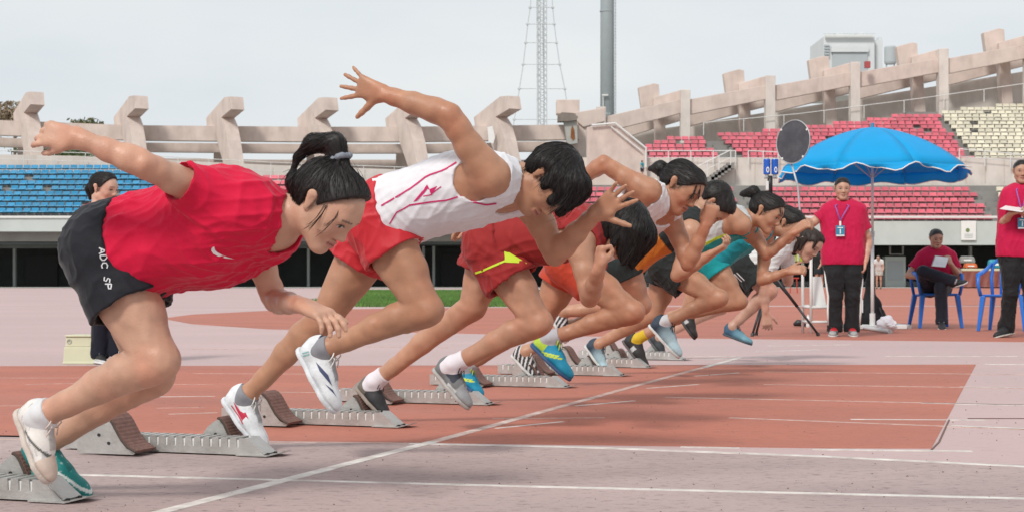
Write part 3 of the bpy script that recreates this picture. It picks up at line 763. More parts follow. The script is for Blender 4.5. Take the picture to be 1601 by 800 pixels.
UPZ = V(0, 0, 1)
SKIN = V(.50, .285, .19)
def lerp(a, b, t): return a + (b - a) * t

def hand_prims(wr, d, n, side, curls, spread=.12, thumb=.3, g=1.0, tag='hand', tcurl=.3):
    """wr wrist, d towards the fingers, n out of the palm, side +1/-1 thumb side along w = d x n."""
    d = nrm(d); n = nrm(n - d * (n @ d)); w = np.cross(d, n) * side
    P = []
    for o in (-.027, -.009, .009, .026):
        P.append(Prim(wr + d * .012 * g + w * o * .55 * g, wr + d * .088 * g + w * o * g, .0155 * g, .0125 * g, .014, tag))
    P.append(Prim(wr + d * .02 * g + w * .018 * g + n * .006 * g, wr + d * .055 * g + w * .03 * g + n * .008 * g, .016 * g, .013 * g, .012, tag))
    for i, (o, L, r) in enumerate(((.029, .070, .0088), (.0099, .078, .009), (-.0095, .072, .0087), (-.028, .056, .0077))):
        c = curls[i] if not np.isscalar(curls) else curls
        a0 = spread * (1.5 - i); dd = nrm(d * math.cos(a0) + w * math.sin(a0))
        p = wr + d * .086 * g + w * o * g; ang = c * .75
        for f, rr in ((.46, r), (.30, r * .92), (.24, r * .82)):
            q = p + (dd * math.cos(ang) + n * math.sin(ang)) * L * f * g
            P.append(Prim(p, q, rr * g, rr * .93 * g, .006, tag)); p = q; ang += c
    fistc = not np.isscalar(curls) and min(curls) > 1.2
    td = nrm(d * .75 + n * .6 + w * .18) if fistc else nrm(d * .62 + w * (.35 + thumb) + n * (.15 + tcurl * .5)); p = wr + d * .026 * g + w * .027 * g
    q = p + td * .042 * g; P.append(Prim(p, q, .0125 * g, .0105 * g, .010, tag))
    td2 = nrm(n * .45 - w * .75 + d * .35) if fistc else nrm(td + (d * .5 - w * .4 + n * .2) * tcurl); q2 = q + td2 * .03 * g; P.append(Prim(q, q2, .0102 * g, .0095 * g, .006, tag))
    td3 = nrm(td2 + (d * .3 - w * .5) * tcurl); P.append(Prim(q2, q2 + td3 * .024 * g, .0095 * g, .0078 * g, .006, tag))
    return P

class Head:
    def __init__(s, c, f, u, g=1.0):
        s.c = np.array(c, float); s.f = nrm(f); s.u = nrm(u - s.f * (np.array(u) @ s.f)); s.l = np.cross(s.u, s.f); s.g = g
    def w(s, x, y, z): return s.c + (s.f * x + s.l * y + s.u * z) * s.g
    def loc(s, P):
        q = (P - s.c) / s.g; return np.stack([q @ s.f, q @ s.l, q @ s.u], 1)
    def prims(s, neck):
        w, g = s.w, s.g; P = []
        A = lambda a, b, ra, rb, k, n=None, sq=1, sub=False, tg='head': P.append(Prim(w(*a), w(*b), ra * g, rb * g, k * g, tg, n, sq, sub))
        A((-.028, 0, .022), (.022, 0, .026), .081, .078, .02, s.l, 1.10)
        A((.030, 0, -.010), (.036, 0, -.062), .062, .046, .04, s.l, 1.02)
        for y in (-1, 1):
            A((-.002, y * .050, -.058), (.056, y * .014, -.104), .017, .017, .035)
            A((.058, y * .040, -.038), (.050, y * .044, -.030), .022, .020, .028)
        A((.066, -.006, -.106), (.066, .006, -.106), .015, .015, .02)
        A((.080, -.034, .010), (.080, .034, .010), .011, .011, .022)
        A((.086, 0, .002), (.104, 0, -.040), .0075, .0105, .012)
        for y in (-1, 1):
            A((.093, y * .011, -.045), (.090, y * .012, -.046), .0085, .008, .009)
            A((.104, y * .030, -.010), (.100, y * .036, -.010), .014, .013, .014, None, 1, True)
            A((.0745, y * .031, -.009), (.0745, y * .032, -.009), .0135, .0135, .004)
            A((-.010, y * .077, -.028), (-.016, y * .084, .014), .010, .016, .008, nrm(s.l * .9 + s.f * .35 * y), 2.1)
            A((-.004, y * .092, .006), (-.003, y * .089, -.014), .0085, .006, .004, None, 1, True)
        A((.082, -.018, -.069), (.092, 0, -.066), .0055, .0068, .006); A((.082, .018, -.069), (.092, 0, -.066), .0055, .0068, .006)
        A((.083, -.015, -.079), (.090, 0, -.080), .006, .0078, .006); A((.083, .015, -.079), (.090, 0, -.080), .006, .0078, .006)
        A((.101, -.016, -.0735), (.101, .016, -.0735), .0045, .0045, .004, None, 1, True)
        return P
    def paint(s, P, col, brow=True):
        q = s.loc(P); x, y, z = q[:, 0], np.abs(q[:, 1]), q[:, 2]
        face = x > .045
        lips = face & (x > .076) & (y < .022) & (np.abs(z + .0735) < .0125 - .22 * y)
        col[lips] = lerp(col[lips], V(.36, .11, .10), .6)
        mouth = face & (x > .072) & (y < .021) & (np.abs(z + .0733) < .0022); col[mouth] = V(.13, .04, .035)
        ch = np.exp(-(((y - .040) / .02) ** 2 + ((z + .042) / .02) ** 2)) * face
        col[:] = col + (V(.50, .22, .16) - col) * (ch * .30)[:, None]
        if brow:
            br = face & (y > .013) & (y < .050) & (np.abs(z - (.0165 - .12 * np.abs(y - .030))) < .0030); col[br] = lerp(col[br], V(.05, .035, .03), .8)
        ey = face & (np.abs(y - .0315) < .0145)
        lid = ey & (np.abs(z + .009) < .0060 - 26 * (y - .0315) ** 2); col[lid] = V(.50, .47, .45)
        iris = lid & (np.abs(y - .0315) < .0058); col[iris] = V(.012, .008, .007)
        lash = ey & (np.abs(z + .009 - (.0062 - 26 * (y - .0315) ** 2)) < .0024); col[lash] = V(.02, .014, .012)
        nos = face & (x > .088) & (np.abs(y - .0075) < .004) & (np.abs(z + .0525) < .003); col[nos] = V(.12, .05, .04)
        return col

def person(name_label, J, look, h=.006, cat='person', group=None):
    """J: world joints; look: clothing and hair description."""
    g = look.get('g', 1.0); tg_ = look.get('torso', 1.0)
    pel, neck = J['pelvis'], J['neck']
    L0 = nrm(J['hipF'] - J['hipN']); L1 = nrm(J['shF'] - J['shN'])
    sp = neck - pel; SL = np.linalg.norm(sp); axs = sp / SL
    backd = nrm(J.get('back', np.cross(L0, axs)))
    backd = nrm(backd - axs * (backd @ axs))
    bow = look.get('bow', .03)
    ctrl = pel + sp * .5 + backd * bow * 2
    spine = lambda t: (1 - t) ** 2 * pel + 2 * t * (1 - t) * ctrl + t * t * neck
    lat = lambda t: nrm(L0 + (L1 - L0) * t)
    prof = look.get('prof', [(0, .078, .098), (.12, .078, .099), (.25, .068, .094), (.4, .062, .088), (.55, .074, .096), (.7, .086, .101), (.83, .094, .092), (.93, .085, .070), (1.0, .035, .058)])
    T = []
    for (t, hw, r) in prof:
        c = spine(t); l = lat(t); T.append(Prim(c - l * hw * tg_, c + l * hw * tg_, r * tg_, r * tg_, .05, 'torso'))
    for s_ in ('N', 'F'):
        sh = J['sh' + s_]
        T.append(Prim(spine(.95), sh, .056 * g * tg_ ** .5, .052 * g, .045, 'clav'))
        T.append(Prim(spine(.78) + lat(.78) * .06 * (-1 if s_ == 'N' else 1), lerp(spine(.86), sh, .8), .06 * g, .045 * g, .045, 'clav'))
        hp = J['hip' + s_]
        T.append(Prim(hp + backd * .035 - axs * .005, hp + backd * .02, .094 * g, .092 * g, .05, 'glute'))
    if look.get('bust'):
        for s_ in (-1, 1):
            c = spine(.68) + lat(.7) * .07 * s_ - backd * .075; T.append(Prim(c, c, .062, .062, .05, 'torso'))
    B = list(T); LIMB = {}
    lr = look.get('leg', 1.0) * g; ar = look.get('arm', 1.0) * g
    for s_ in ('N', 'F'):
        hp, kn, an = J['hip' + s_], J['kn' + s_], J['an' + s_]
        th = []
        ts = [0, .25, .55, .82, 1]; rs = [.089, .084, .068, .055, .051]
        td = nrm(kn - hp); cdv = nrm(an - kn)
        fl = (hp - kn) - cdv * ((hp - kn) @ cdv); fl = nrm(fl) if np.linalg.norm(fl) > .05 else backd   # side the knee folds to
        ffr = -(cdv - td * (cdv @ td)); ffr = nrm(ffr) if np.linalg.norm(ffr) > .12 else nrm(-fl + td * (fl @ td))
        bul = [0, .012, .014, .004, 0]
        for i in range(4):
            th.append(Prim(lerp(hp, kn, ts[i]) + ffr * bul[i], lerp(hp, kn, ts[i + 1]) + ffr * bul[i + 1], rs[i] * lr, rs[i + 1] * lr, .024, 'thigh' + s_))
        th.append(Prim(lerp(hp, kn, .5) - ffr * .022, lerp(hp, kn, .85) - ffr * .014, .058 * lr, .044 * lr, .03, 'thigh' + s_))
        cf = [Prim(kn + ffr * .012, kn + cdv * .03 + nrm(ffr - fl) * .008, .052 * lr, .049 * lr, .025, 'calf' + s_)]
        ts = [0, .12, .28, .5, .8, 1]; rs = [.047, .047, .049, .043, .033, .0325]; bul = [0, .006, .016, .012, .002, 0]
        for i in range(5):
            cf.append(Prim(lerp(kn, an, ts[i]) + fl * bul[i], lerp(kn, an, ts[i + 1]) + fl * bul[i + 1], rs[i] * lr, rs[i + 1] * lr, .02, 'calf' + s_))
        cf.append(Prim(kn - fl * .022 + cdv * .05, an - fl * .004, .026 * lr, .024 * lr, .02, 'calf' + s_))
        lx = nrm(np.cross(td, ffr)); lc = nrm(np.cross(cdv, fl))
        for y in (-1, 1):                # quads, hamstrings, knee, calf heads, ankle bones
            th.append(Prim(lerp(hp, kn, .40) + ffr * .030 + lx * y * .036, lerp(hp, kn, .84) + ffr * .026 + lx * y * .028, .046 * lr, .024 * lr, .012, 'thigh' + s_))
            th.append(Prim(lerp(hp, kn, .35) - ffr * .036 + lx * y * .026, lerp(hp, kn, .97) - ffr * .026 + lx * y * .030, .046 * lr, .017 * lr, .012, 'thigh' + s_))
            cf.append(Prim(lerp(kn, an, .06) + fl * .022 + lc * y * .022, lerp(kn, an, .40 + .03 * y) + fl * .020 + lc * y * .017, .031 * lr, .024 * lr, .010, 'calf' + s_))
            cf.append(Prim(an + lc * y * .021, an + lc * y * .024 + cdv * .004, .016 * lr, .014 * lr, .012, 'calf' + s_))
        cf.append(Prim(kn + ffr * .036 + td * .004, kn + ffr * .038 + td * .012, .023 * lr, .021 * lr, .010, 'calf' + s_))
        cf.append(Prim(kn + ffr * .030 + cdv * .03, lerp(kn, an, .22) - fl * .034, .016 * lr, .014 * lr, .012, 'calf' + s_))
        cf.append(Prim(lerp(kn, an, .55) + fl * .022, an + fl * .022, .014 * lr, .011 * lr, .012, 'calf' + s_))
        B += th + cf; LIMB['thigh' + s_] = th; LIMB['calf' + s_] = cf
        if 'heel' + s_ in J:
            he, to, up = J['heel' + s_], J['toe' + s_], J['up' + s_]
            k2 = max(np.linalg.norm(to - he) / .265, .86 * g); x_ = to - he
            B.append(Prim(an, he + x_ * .17 + up * .040 * k2, .033 * g, .028 * k2, .015, 'foot'))
            B.append(Prim(an, he + x_ * .42 + up * .038 * k2, .031 * g, .025 * k2, .02, 'foot'))
            B.append(Prim(he + x_ * .42 + up * .034 * k2, he + x_ * .75 + up * .022 * k2, .024 * k2, .015 * k2, .02, 'foot'))
        sh, el, wr = J['sh' + s_], J['el' + s_], J['wr' + s_]
        fd = nrm(wr - el); ud = nrm(el - sh)
        af = (wr - el) - ud * ((wr - el) @ ud); af = nrm(af) if np.linalg.norm(af) > .03 else -backd
        ua = []
        ts = [0, .22, .5, .8, 1]; rs = [.056, .0515, .046, .040, .0375]; bul = [0, .002, .006, .002, 0]
        for i in range(4):
            ua.append(Prim(lerp(sh, el, ts[i]) + af * bul[i], lerp(sh, el, ts[i + 1]) + af * bul[i + 1], rs[i] * ar, rs[i + 1] * ar, .04 if i == 0 else .02, 'uarm' + s_))
        fa = []
        ts = [0, .22, .55, .85, 1]; rs = [.037, .0415, .036, .028, .0265]
        for i in range(4):
            fa.append(Prim(lerp(el, wr, ts[i]), lerp(el, wr, ts[i + 1]), rs[i] * ar, rs[i + 1] * ar, .015, 'farm' + s_))
        ua.append(Prim(lerp(sh, el, .06) - af * .004, lerp(sh, el, .40), .052 * ar, .024 * ar, .012, 'uarm' + s_))
        ua.append(Prim(lerp(sh, el, .30) + af * .018, lerp(sh, el, .82) + af * .012, .032 * ar, .020 * ar, .010, 'uarm' + s_))
        ua.append(Prim(lerp(sh, el, .22) - af * .018, lerp(sh, el, .78) - af * .013, .034 * ar, .022 * ar, .010, 'uarm' + s_))
        la = nrm(np.cross(fd, af)); fa.append(Prim(el - af * .012 + ud * .008, el - af * .016 + ud * .012, .021 * ar, .018 * ar, .010, 'farm' + s_))
        fa.append(Prim(lerp(sh, el, .92) + af * .010 + la * .018, lerp(el, wr, .45) + la * .012, .023 * ar, .016 * ar, .012, 'farm' + s_))
        fa.append(Prim(lerp(el, wr, .08) - af * .006 - la * .016, lerp(el, wr, .5) - la * .012, .024 * ar, .015 * ar, .012, 'farm' + s_))
        for y in (-1, 1): fa.append(Prim(lerp(el, wr, .93) + la * y * .016, lerp(el, wr, .99) + la * y * .018, .014 * ar, .012 * ar, .010, 'farm' + s_))
        B += ua + fa; LIMB['uarm' + s_] = ua; LIMB['farm' + s_] = fa
        hd = J.get('hand' + s_)
        if hd: B += hand_prims(wr, *hd[0], **hd[1])
    H = J['head']
    nr = look.get('neckr', .056) * g
    B.append(Prim(lerp(spine(1), neck, .5), H.w(-.03, 0, -.055), nr * 1.06, nr * .92, .035, 'neck'))
    B.append(Prim(H.w(-.035, 0, -.05), H.w(-.03, 0, .0), nr * .98, .06 * g, .03, 'neck'))
    B += H.prims(neck)
    base = np.array([pel[0], pel[1], 0.0]); base = J.get('base', base)
    root = thing('person', name_label, cat, base, 0, group)
    lo, hi = bounds(B, .03)
    G = Grid(lo, hi, h).add(B); Vv, F = G.mesh(1)
    col = np.tile(look.get('skin', SKIN), (len(Vv), 1)).astype(float)
    mot = folds(Vv, .07, 26, 3) + folds(Vv, .045, 90, 8); col = col * (1 + mot[:, None]); red = np.clip(folds(Vv, 1, 34, 12), 0, 2)[:, None]; col = col * (1 + red * V(.02, -.075, -.08))
    for p in B:
        if p.tag == 'hand' or (p.tag.startswith('calf') and p is B[0]): continue
    for kname in ('knN', 'knF', 'elN', 'elF', 'wrN', 'wrF'):
        d = np.exp(-(np.linalg.norm(Vv - J[kname], axis=1) / .06) ** 2); col = col + (col * V(1.02, .84, .80) - col) * (d * .8)[:, None]
    if h < .0056: Vv = Vv + vnormals(Vv, F) * (folds(Vv, .0009, 75, 14) + folds(Vv, .0005, 170, 15))[:, None]
    H.paint(Vv, col, look.get('brow', True))
    if look.get('scalp') is not None:
        q = H.loc(Vv)
        sc = (q[:, 2] > .005 + np.clip(q[:, 0], 0, .2) * .88) | ((q[:, 0] < -.01) & (q[:, 2] > -.05)); col[sc & (np.linalg.norm(q, axis=1) < .14) & (np.abs(q[:, 1]) < .081)] = look['scalp']
    mesh_obj('body', np_mesh('body', Vv, F, col, base), M['skin'], root)
    ctx = dict(root=root, base=base, h=h, J=J, T=T, LIMB=LIMB, spine=spine, lat=lat, back=backd, axs=axs, H=H, g=g, tg=tg_, B=B, look=look, pel=pel, SL=SL)
    return ctx

def tcoords(c, P):                       # cloth coordinates: along the spine, lateral, towards the back
    q = P - c['pel']; t = (q @ c['axs']) / c['SL']
    mid = np.array([c['spine'](min(max(x, 0), 1)) for x in np.linspace(0, 1, 21)])
    m = mid[np.clip((t * 20).astype(int), 0, 20)]
    r = P - m
    return t, r @ c['lat'](.6), r @ c['back']

def emit(c, name, G, colf, matn, amp=0, sc=60, seed=1, sm=1, dirv=None, parent=None):
    Vv, F = G.mesh(sm)
    if not len(F): return None
    if amp and name != 'sock':
        N = vnormals(Vv, F); Vv = Vv + N * wrinkle(Vv, amp, sc, seed, dirv if dirv is not None else [c['axs'] * .6 - UPZ, c['axs'] + UPZ * .5, c['axs']])[:, None]; Vv = smooth_mesh(Vv, F, 2, .45)
    col = colf(Vv) if callable(colf) else np.tile(np.array(colf, float), (len(Vv), 1))
    o = mesh_obj(name, np_mesh(name, Vv, F, col, c['base']), M[matn], parent or c['root'])
    return o

def shirt(c, kind, colf, t=.012, hem=-.02, hemdir=None, neckr=.075, sleeve=.62, extra=[], hr=None, seed=2, amp=.004, matn='cloth', loose=.02, collar=None, sc=42):
    J, g = c['J'], c['g']; P = [p for p in c['T'] if p.tag in ('torso', 'clav')] + [p for p in c['T'] if p.tag == 'glute' and hem < .05]
    # belly of the shirt hangs away from the body (downwards)
    dn = V(0, 0, -1)
    hang = [Prim(c['spine'](tt) - c['lat'](tt) * .07 + dn * loose, c['spine'](tt) + c['lat'](tt) * .07 + dn * loose, r * c['tg'], r * c['tg'], .05, 'torso') for tt, r in ((.05, .098), (.25, .096), (.42, .092), (.6, .096))] if loose else []
    A = []
    if kind in ('tee', 'polo'):
        for s_ in 'NF':
            sh, el = J['sh' + s_], J['el' + s_]
            A.append(Prim(sh, lerp(sh, el, sleeve + .06), .053 * g, .050 * g + .016 * (kind == 'polo'), .05, 'sleeve'))
    allp = P + hang + list(extra)
    lo, hi = bounds(allp + A, t + .03)
    G = Grid(lo, hi, c['h']).add(allp, t)
    hp = c['spine'](max(hem, 0)) + c['axs'] * c['SL'] * min(hem, 0)
    G.half(hp, c['axs'] if hemdir is None else nrm(hemdir))
    # hollow hem
    G.add([Prim(hp - c['axs'] * .05 - c['lat'](0) * .07, hp - c['axs'] * .05 + c['lat'](0) * .07, .1 * c['tg'] + t * .3, .1 * c['tg'] + t * .3, .004, '', None, 1, True)]) if hem < 0 else None
    if kind in ('tee', 'polo'):
        for s_ in 'NF':
            sh, el = J['sh' + s_], J['el' + s_]; ud = nrm(el - sh); ln = np.linalg.norm(el - sh)
            S_ = Grid(lo, hi, c['h']).add([p for p in A if np.allclose(p.a, sh)], .008)
            S_.half(lerp(sh, el, sleeve), -ud)
            S_.cut(Prim(lerp(sh, el, sleeve - .10), lerp(sh, el, sleeve + .4), (.047 + .012 * (kind == 'polo')) * g + .004, .054 * g + .006))
            hh = np.clip(.5 + .5 * (G.D - S_.D) / .03, 0, 1); G.D = G.D + (S_.D - G.D) * hh - .03 * hh * (1 - hh)
            # remove cloth of the torso that would cover the bare arm past the sleeve
    else:
        for s_ in 'NF':
            sg = -1 if s_ == 'N' else 1; sh = J['sh' + s_]; l = c['lat'](.85) * sg
            arm = nrm(J['el' + s_] - sh)
            G.cut(Prim(sh + l * .012 - c['axs'] * .055 - c['back'] * .0, sh + l * .16 - c['axs'] * .03, .072 * g, .10 * g))
            G.cut(Prim(sh + l * .045, sh + l * .045 + arm * .2, .085 * g, .09 * g))
            G.cut(Prim(sh + l * .03, sh + l * .2 + c['axs'] * .05, .06 * g, .12 * g))
    nk = c['spine'](1.0); hd = c['H'].w(-.03, 0, -.05); nd = nrm(hd - nk)
    G.cut(Prim(nk - c['back'] * .02 + nd * .0, nk + nd * .2 - c['back'] * .02, neckr, neckr * 1.5))
    if kind == 'singlet': G.cut(Prim(nk - c['back'] * .075 - c['axs'] * .02, nk - c['back'] * .2 + c['axs'] * .03, .058, .085))
    o = emit(c, 'shirt', G, colf, matn, amp, sc, seed, 1, None)
    return o

def shorts(c, colf, t=.012, frac=.5, top=.10, flare=.03, seed=4, amp=.004, matn='cloth', fracF=None, sc=45, name='shorts'):
    J, g, lr = c['J'], c['g'], c['look'].get('leg', 1.0) * c['g']
    P = [p for p in c['T'] if p.tag in ('torso', 'glute')]
    lo, hi = bounds([p for p in P if np.linalg.norm(p.a - c['pel']) < .35] + c['LIMB']['thighN'] + c['LIMB']['thighF'], .06)
    G = Grid(lo, hi, c['h']).add(P, t)
    G.half(c['spine'](top), -c['axs'])
    low = c['pel'] - c['axs'] * .075; G.half(low - c['axs'] * .04, c['axs'])
    for s_ in 'NF':
        hp, kn = J['hip' + s_], J['kn' + s_]; td = nrm(kn - hp); fr = frac if s_ == 'N' or fracF is None else fracF
        r0, r1 = .094 * lr + t, .078 * lr + t + flare
        S_ = Grid(lo, hi, c['h']).add([Prim(hp - td * .02, lerp(hp, kn, fr + .05), r0, r1, .03)])
        S_.add(c['LIMB']['thigh' + s_], t * .8, .03)
        S_.half(lerp(hp, kn, fr), -td)
        S_.cut(Prim(lerp(hp, kn, fr - .09), lerp(hp, kn, fr + .5), .080 * lr + t * .5 + flare * .55, .09 * lr + flare))
        hh = np.clip(.5 + .5 * (G.D - S_.D) / .03, 0, 1); G.D = G.D + (S_.D - G.D) * hh - .03 * hh * (1 - hh)
    return emit(c, name, G, colf, matn, amp, sc, seed)

def trousers(c, colf, t=.014, top=.12, hemgap=.03, flare=.022, seed=4, amp=.006, matn='cloth'):
    J, g, lr = c['J'], c['g'], c['look'].get('leg', 1.0) * c['g']
    P = [p for p in c['T'] if p.tag in ('torso', 'glute')]
    legs = c['LIMB']['thighN'] + c['LIMB']['thighF'] + c['LIMB']['calfN'] + c['LIMB']['calfF']
    lo, hi = bounds([p for p in P if np.linalg.norm(p.a - c['pel']) < .3] + legs, .07)
    G = Grid(lo, hi, c['h']).add(P, t).half(c['spine'](top), -c['axs']).half(c['pel'] - c['axs'] * .12, c['axs'])
    S_ = Grid(lo, hi, c['h']).add(legs, t + .006, .02)
    for s_ in 'NF':
        kn, an = J['kn' + s_], J['an' + s_]
        S_.add([Prim(lerp(kn, an, .3), an, .056 * lr + t * .5, .048 * g + flare, .03), Prim(an, an + nrm(an - kn) * .05, .048 * g + flare, .052 * g + flare, .02)])
    for s_ in 'NF':
        an, kn = J['an' + s_], J['kn' + s_]
        e = an + nrm(an - kn) * (.04 - hemgap)
        S_.cut(Prim(e + nrm(an - kn) * .085, e + nrm(an - kn) * .2, .086, .12))
    S_.half(V(0, 0, max(0.018, lo[2])), V(0, 0, 1))
    hh = np.clip(.5 + .5 * (G.D - S_.D) / .03, 0, 1); G.D = G.D + (S_.D - G.D) * hh - .03 * hh * (1 - hh)
    return emit(c, 'trousers', G, colf, matn, amp, 34, seed)

def shoe(c, s_, colf, sole=(.6, .6, .6), h=None, sock=None, sockh=.06, spikes=False, lace=None, matn='shoe', g=1.0, solet=.012):
    J = c['J']; he, to, up = J['heel' + s_], J['toe' + s_], J['up' + s_]; h = h or c['h'] * .72
    x = nrm(to - he); L = np.linalg.norm(to - he); kl = L / .265; k = max(kl, .86 * c['g']); y = np.cross(up, x)
    w = lambda a, b, d: he + x * a * kl + (y * b + up * d) * k
    sgn = 1 if s_ == 'F' else -1
    A = lambda a, b, ra, rb, kk=.03, n=None, q=1, sub=False: Prim(w(*a), w(*b), ra * k, rb * k, kk * k, '', n, q, sub)
    P = [A((.036, 0, .040), (.034, 0, .070), .032, .027, .02), A((.04, 0, .034), (.13, 0, .034), .033, .035), A((.13, .003 * sgn, .030), (.205, .006 * sgn, .022), .041, .036, .03, up, 1.3),
         A((.20, .004 * sgn, .021), (.238, .002 * sgn, .019), .033, .026, .03, up, 1.25), A((.066, 0, .070), (.150, 0, .042), .031, .033, .025, y, 1.12), A((.03, 0, .066), (.09, 0, .068), .030, .031, .02, y, 1.1),
         A((.012, 0, .06), (.016, 0, .092), .014, .011, .02)]
    lo, hi = bounds(P, .02)
    G = Grid(lo, hi, h).add(P); G.half(w(0, 0, .006), up)
    G.add([A((.057, 0, .112), (.050, 0, .17), .031, .045, .005, None, 1, True)])
    def lc(Pn):
        q = Pn - he; return np.stack([q @ x / kl, q @ y / k, q @ up / k], 1)
    def cf(Pn):
        q = lc(Pn); cl_ = colf(q).copy() if callable(colf) else np.tile(np.array(colf, float), (len(Pn), 1))
        tng = (np.abs(q[:, 1]) < .017) & (q[:, 0] > .088) & (q[:, 0] < .175) & (q[:, 2] > .045); cl_[tng] *= .62
        col_ = np.abs(np.linalg.norm(q - V(.054, 0, .112), axis=1) - .040) < .0055; cl_[col_ & (q[:, 2] > .06)] *= .45
        toe_ = (q[:, 2] < .020) & (q[:, 0] > .12); cl_[toe_] *= .82
        return cl_
    o = emit(c, 'shoe', G, cf, matn, 0)
    P2 = [A((.036, 0, .004), (.13, 0, .004), .036, .038, .03, None), A((.13, .003 * sgn, .004), (.20, .006 * sgn, .004), .042, .040, .03), A((.20, .004 * sgn, .004), (.236, .002 * sgn, .004), .035, .028, .03)]
    S_ = Grid(lo - .01, hi + .01, h).add(P2, .002); S_.half(w(0, 0, -solet * .4 / k), up); S_.half(w(0, 0, solet / k), -up)
    emit(c, 'sole', S_, sole, 'shoe', 0, parent=o)
    if sock is not None:
        an, kn = J['an' + s_], J['kn' + s_]; d = nrm(kn - an)
        Q = [Prim(an - d * .03, an + d * (sockh + .03), .0355 * c['g'], .037 * c['g'], .015), Prim(an, w(.05, 0, .05), .034 * c['g'], .028 * k, .015), Prim(an, w(.115, 0, .046), .033 * c['g'], .026 * k, .015)]
        lq = nrm(np.cross(d, x)); Q += [Prim(an + lq * y_ * .023, an + lq * y_ * .026, .019 * c['g'], .017 * c['g'], .012) for y_ in (-1, 1)]
        lo2, hi2 = bounds(Q, .02); G2 = Grid(lo2, hi2, h).add(Q, .003).half(an + d * sockh, -d)
        emit(c, 'sock', G2, sock, 'cloth', .0015, 160, 5)
    if lace is not None:
        m = MB()
        for i in range(4):
            a = .095 + i * .022; z = .083 - i * .0105
            m.tube([w(a, -.024, z - .012), w(a + .003, -.01, z + .004), w(a + .006, .01, z + .004), w(a + .010, .024, z - .012)], .0026 * k, 5)
        for yy in (-1, 1):
            m.tube([w(.092, 0, .10), w(.088, yy * .02, .118), w(.10, yy * .034, .112), w(.108, yy * .03, .088), w(.098, yy * .006, .098)], .0026 * k, 5)
            m.tube([w(.094, 0, .10), w(.11, yy * .018, .105), w(.13, yy * .03, .08)], .0024 * k, 5)
        ob = m.build('lace', lace, o, smooth=True, off=c['base'])
    if spikes:
        for i, (a, b) in enumerate(((.15, .02), (.16, -.02), (.185, .028), (.195, -.024), (.215, .015), (.22, -.012))):
            m = MB(); m.tube([w(a, b, -.002), w(a, b, -.016)], [.006 * k, .0025 * k], 6); m.build('spike', M['black'], o, off=c['base'])
    return o

HAIRC = V(.016, .013, .012)
def ribbons(c, name, Vv, F, flowfn, n, length, seed, parent, width=.0013, lift=.0012, fly=.04, jit=.25, colv=None):
    R = np.random.RandomState(seed); bvh = BVHTree.FromPolygons([tuple(v) for v in Vv], [tuple(int(k) for k in f) for f in F])
    tri = np.linalg.norm(np.cross(Vv[F[:, 2]] - Vv[F[:, 0]], Vv[F[:, 3]] - Vv[F[:, 1]]), axis=1); pr = tri / tri.sum()
    ids = R.choice(len(F), n, p=pr); vs = []; fs = []; cs = []; seg = 7
    for i in ids:
        p = Vv[F[i]].mean(0) + R.normal(0, .002, 3); L_ = length * (.5 + .8 * R.rand()); ds = L_ / seg; free = R.rand() < fly; lf = lift * (.6 + 1.6 * R.rand()); wv = width * (.6 + .8 * R.rand()); tw = R.normal(0, .55)
        base = (HAIRC if colv is None else colv) * (.45 + 1.5 * R.rand() ** 2); row = []; j3 = R.normal(0, jit, 3); ok = True
        for s in range(seg + 1):
            hit = bvh.find_nearest(Vector(p))
            if hit[0] is None: ok = False; break
            nn = np.array(hit[1]); q = np.array(hit[0])
            if not (free and s > 3): p = q + nn * lf
            fl = flowfn(p) + j3 * .5; t = fl - nn * (fl @ nn)
            tl = np.linalg.norm(t)
            if tl < .15: ok = False; break
            t /= tl; ct, st_ = math.cos(tw), math.sin(tw); side = (np.cross(nn, t) * ct + nn * st_) * wv * (1 - .8 * (s / seg) ** 2) * .5
            row.append((p - side, p + side)); p = p + t * ds + (nn * ds * .25 if free and s > 2 else 0)
        if len(row) < 4: continue
        b = len(vs)
        for l, r in row: vs += [l, r]; cs += [base, base]
        fs += [(b + 2 * k, b + 2 * k + 1, b + 2 * k + 3, b + 2 * k + 2) for k in range(len(row) - 1)]
    o = mesh_obj(name, np_mesh(name, np.array(vs), np.array(fs), np.array(cs), c['base']), M['hair'], parent); o['kind'] = 'stuff'
    return o
def locks(c, parent, curves, n, spread, r=.0008, seed=1, name='loose_hair', colv=None):
    R = np.random.RandomState(seed); H = c['H']; m = MB()
    for cv in curves:
        for i in range(n):
            o0, o1 = R.normal(0, spread * .5, 3), R.normal(0, spread, 3); k = len(cv) - 1; L_ = .7 + .35 * R.rand()
            pts = [H.w(*(np.array(p) + o0 * (1 - j / k) + o1 * (j / k) * (1 if j < k else 1.4))) for j, p in enumerate(cv)]
            # resample smoothly
            P = np.array(pts); tt = np.linspace(0, k * L_, 6); Q = [np.array([np.interp(t, range(k + 1), P[:, a]) for a in range(3)]) for t in tt]
            m.tube(Q, [r, r, r, r * .9, r * .7, r * .25], 4, False)
    me = m.mesh(name, True); v0 = np.array(m.v); 
    return mesh_obj(name, np_mesh(name, v0, np.array(m.f), np.tile(HAIRC if colv is None else colv, (len(v0), 1)), c['base']), M['hair'], parent)

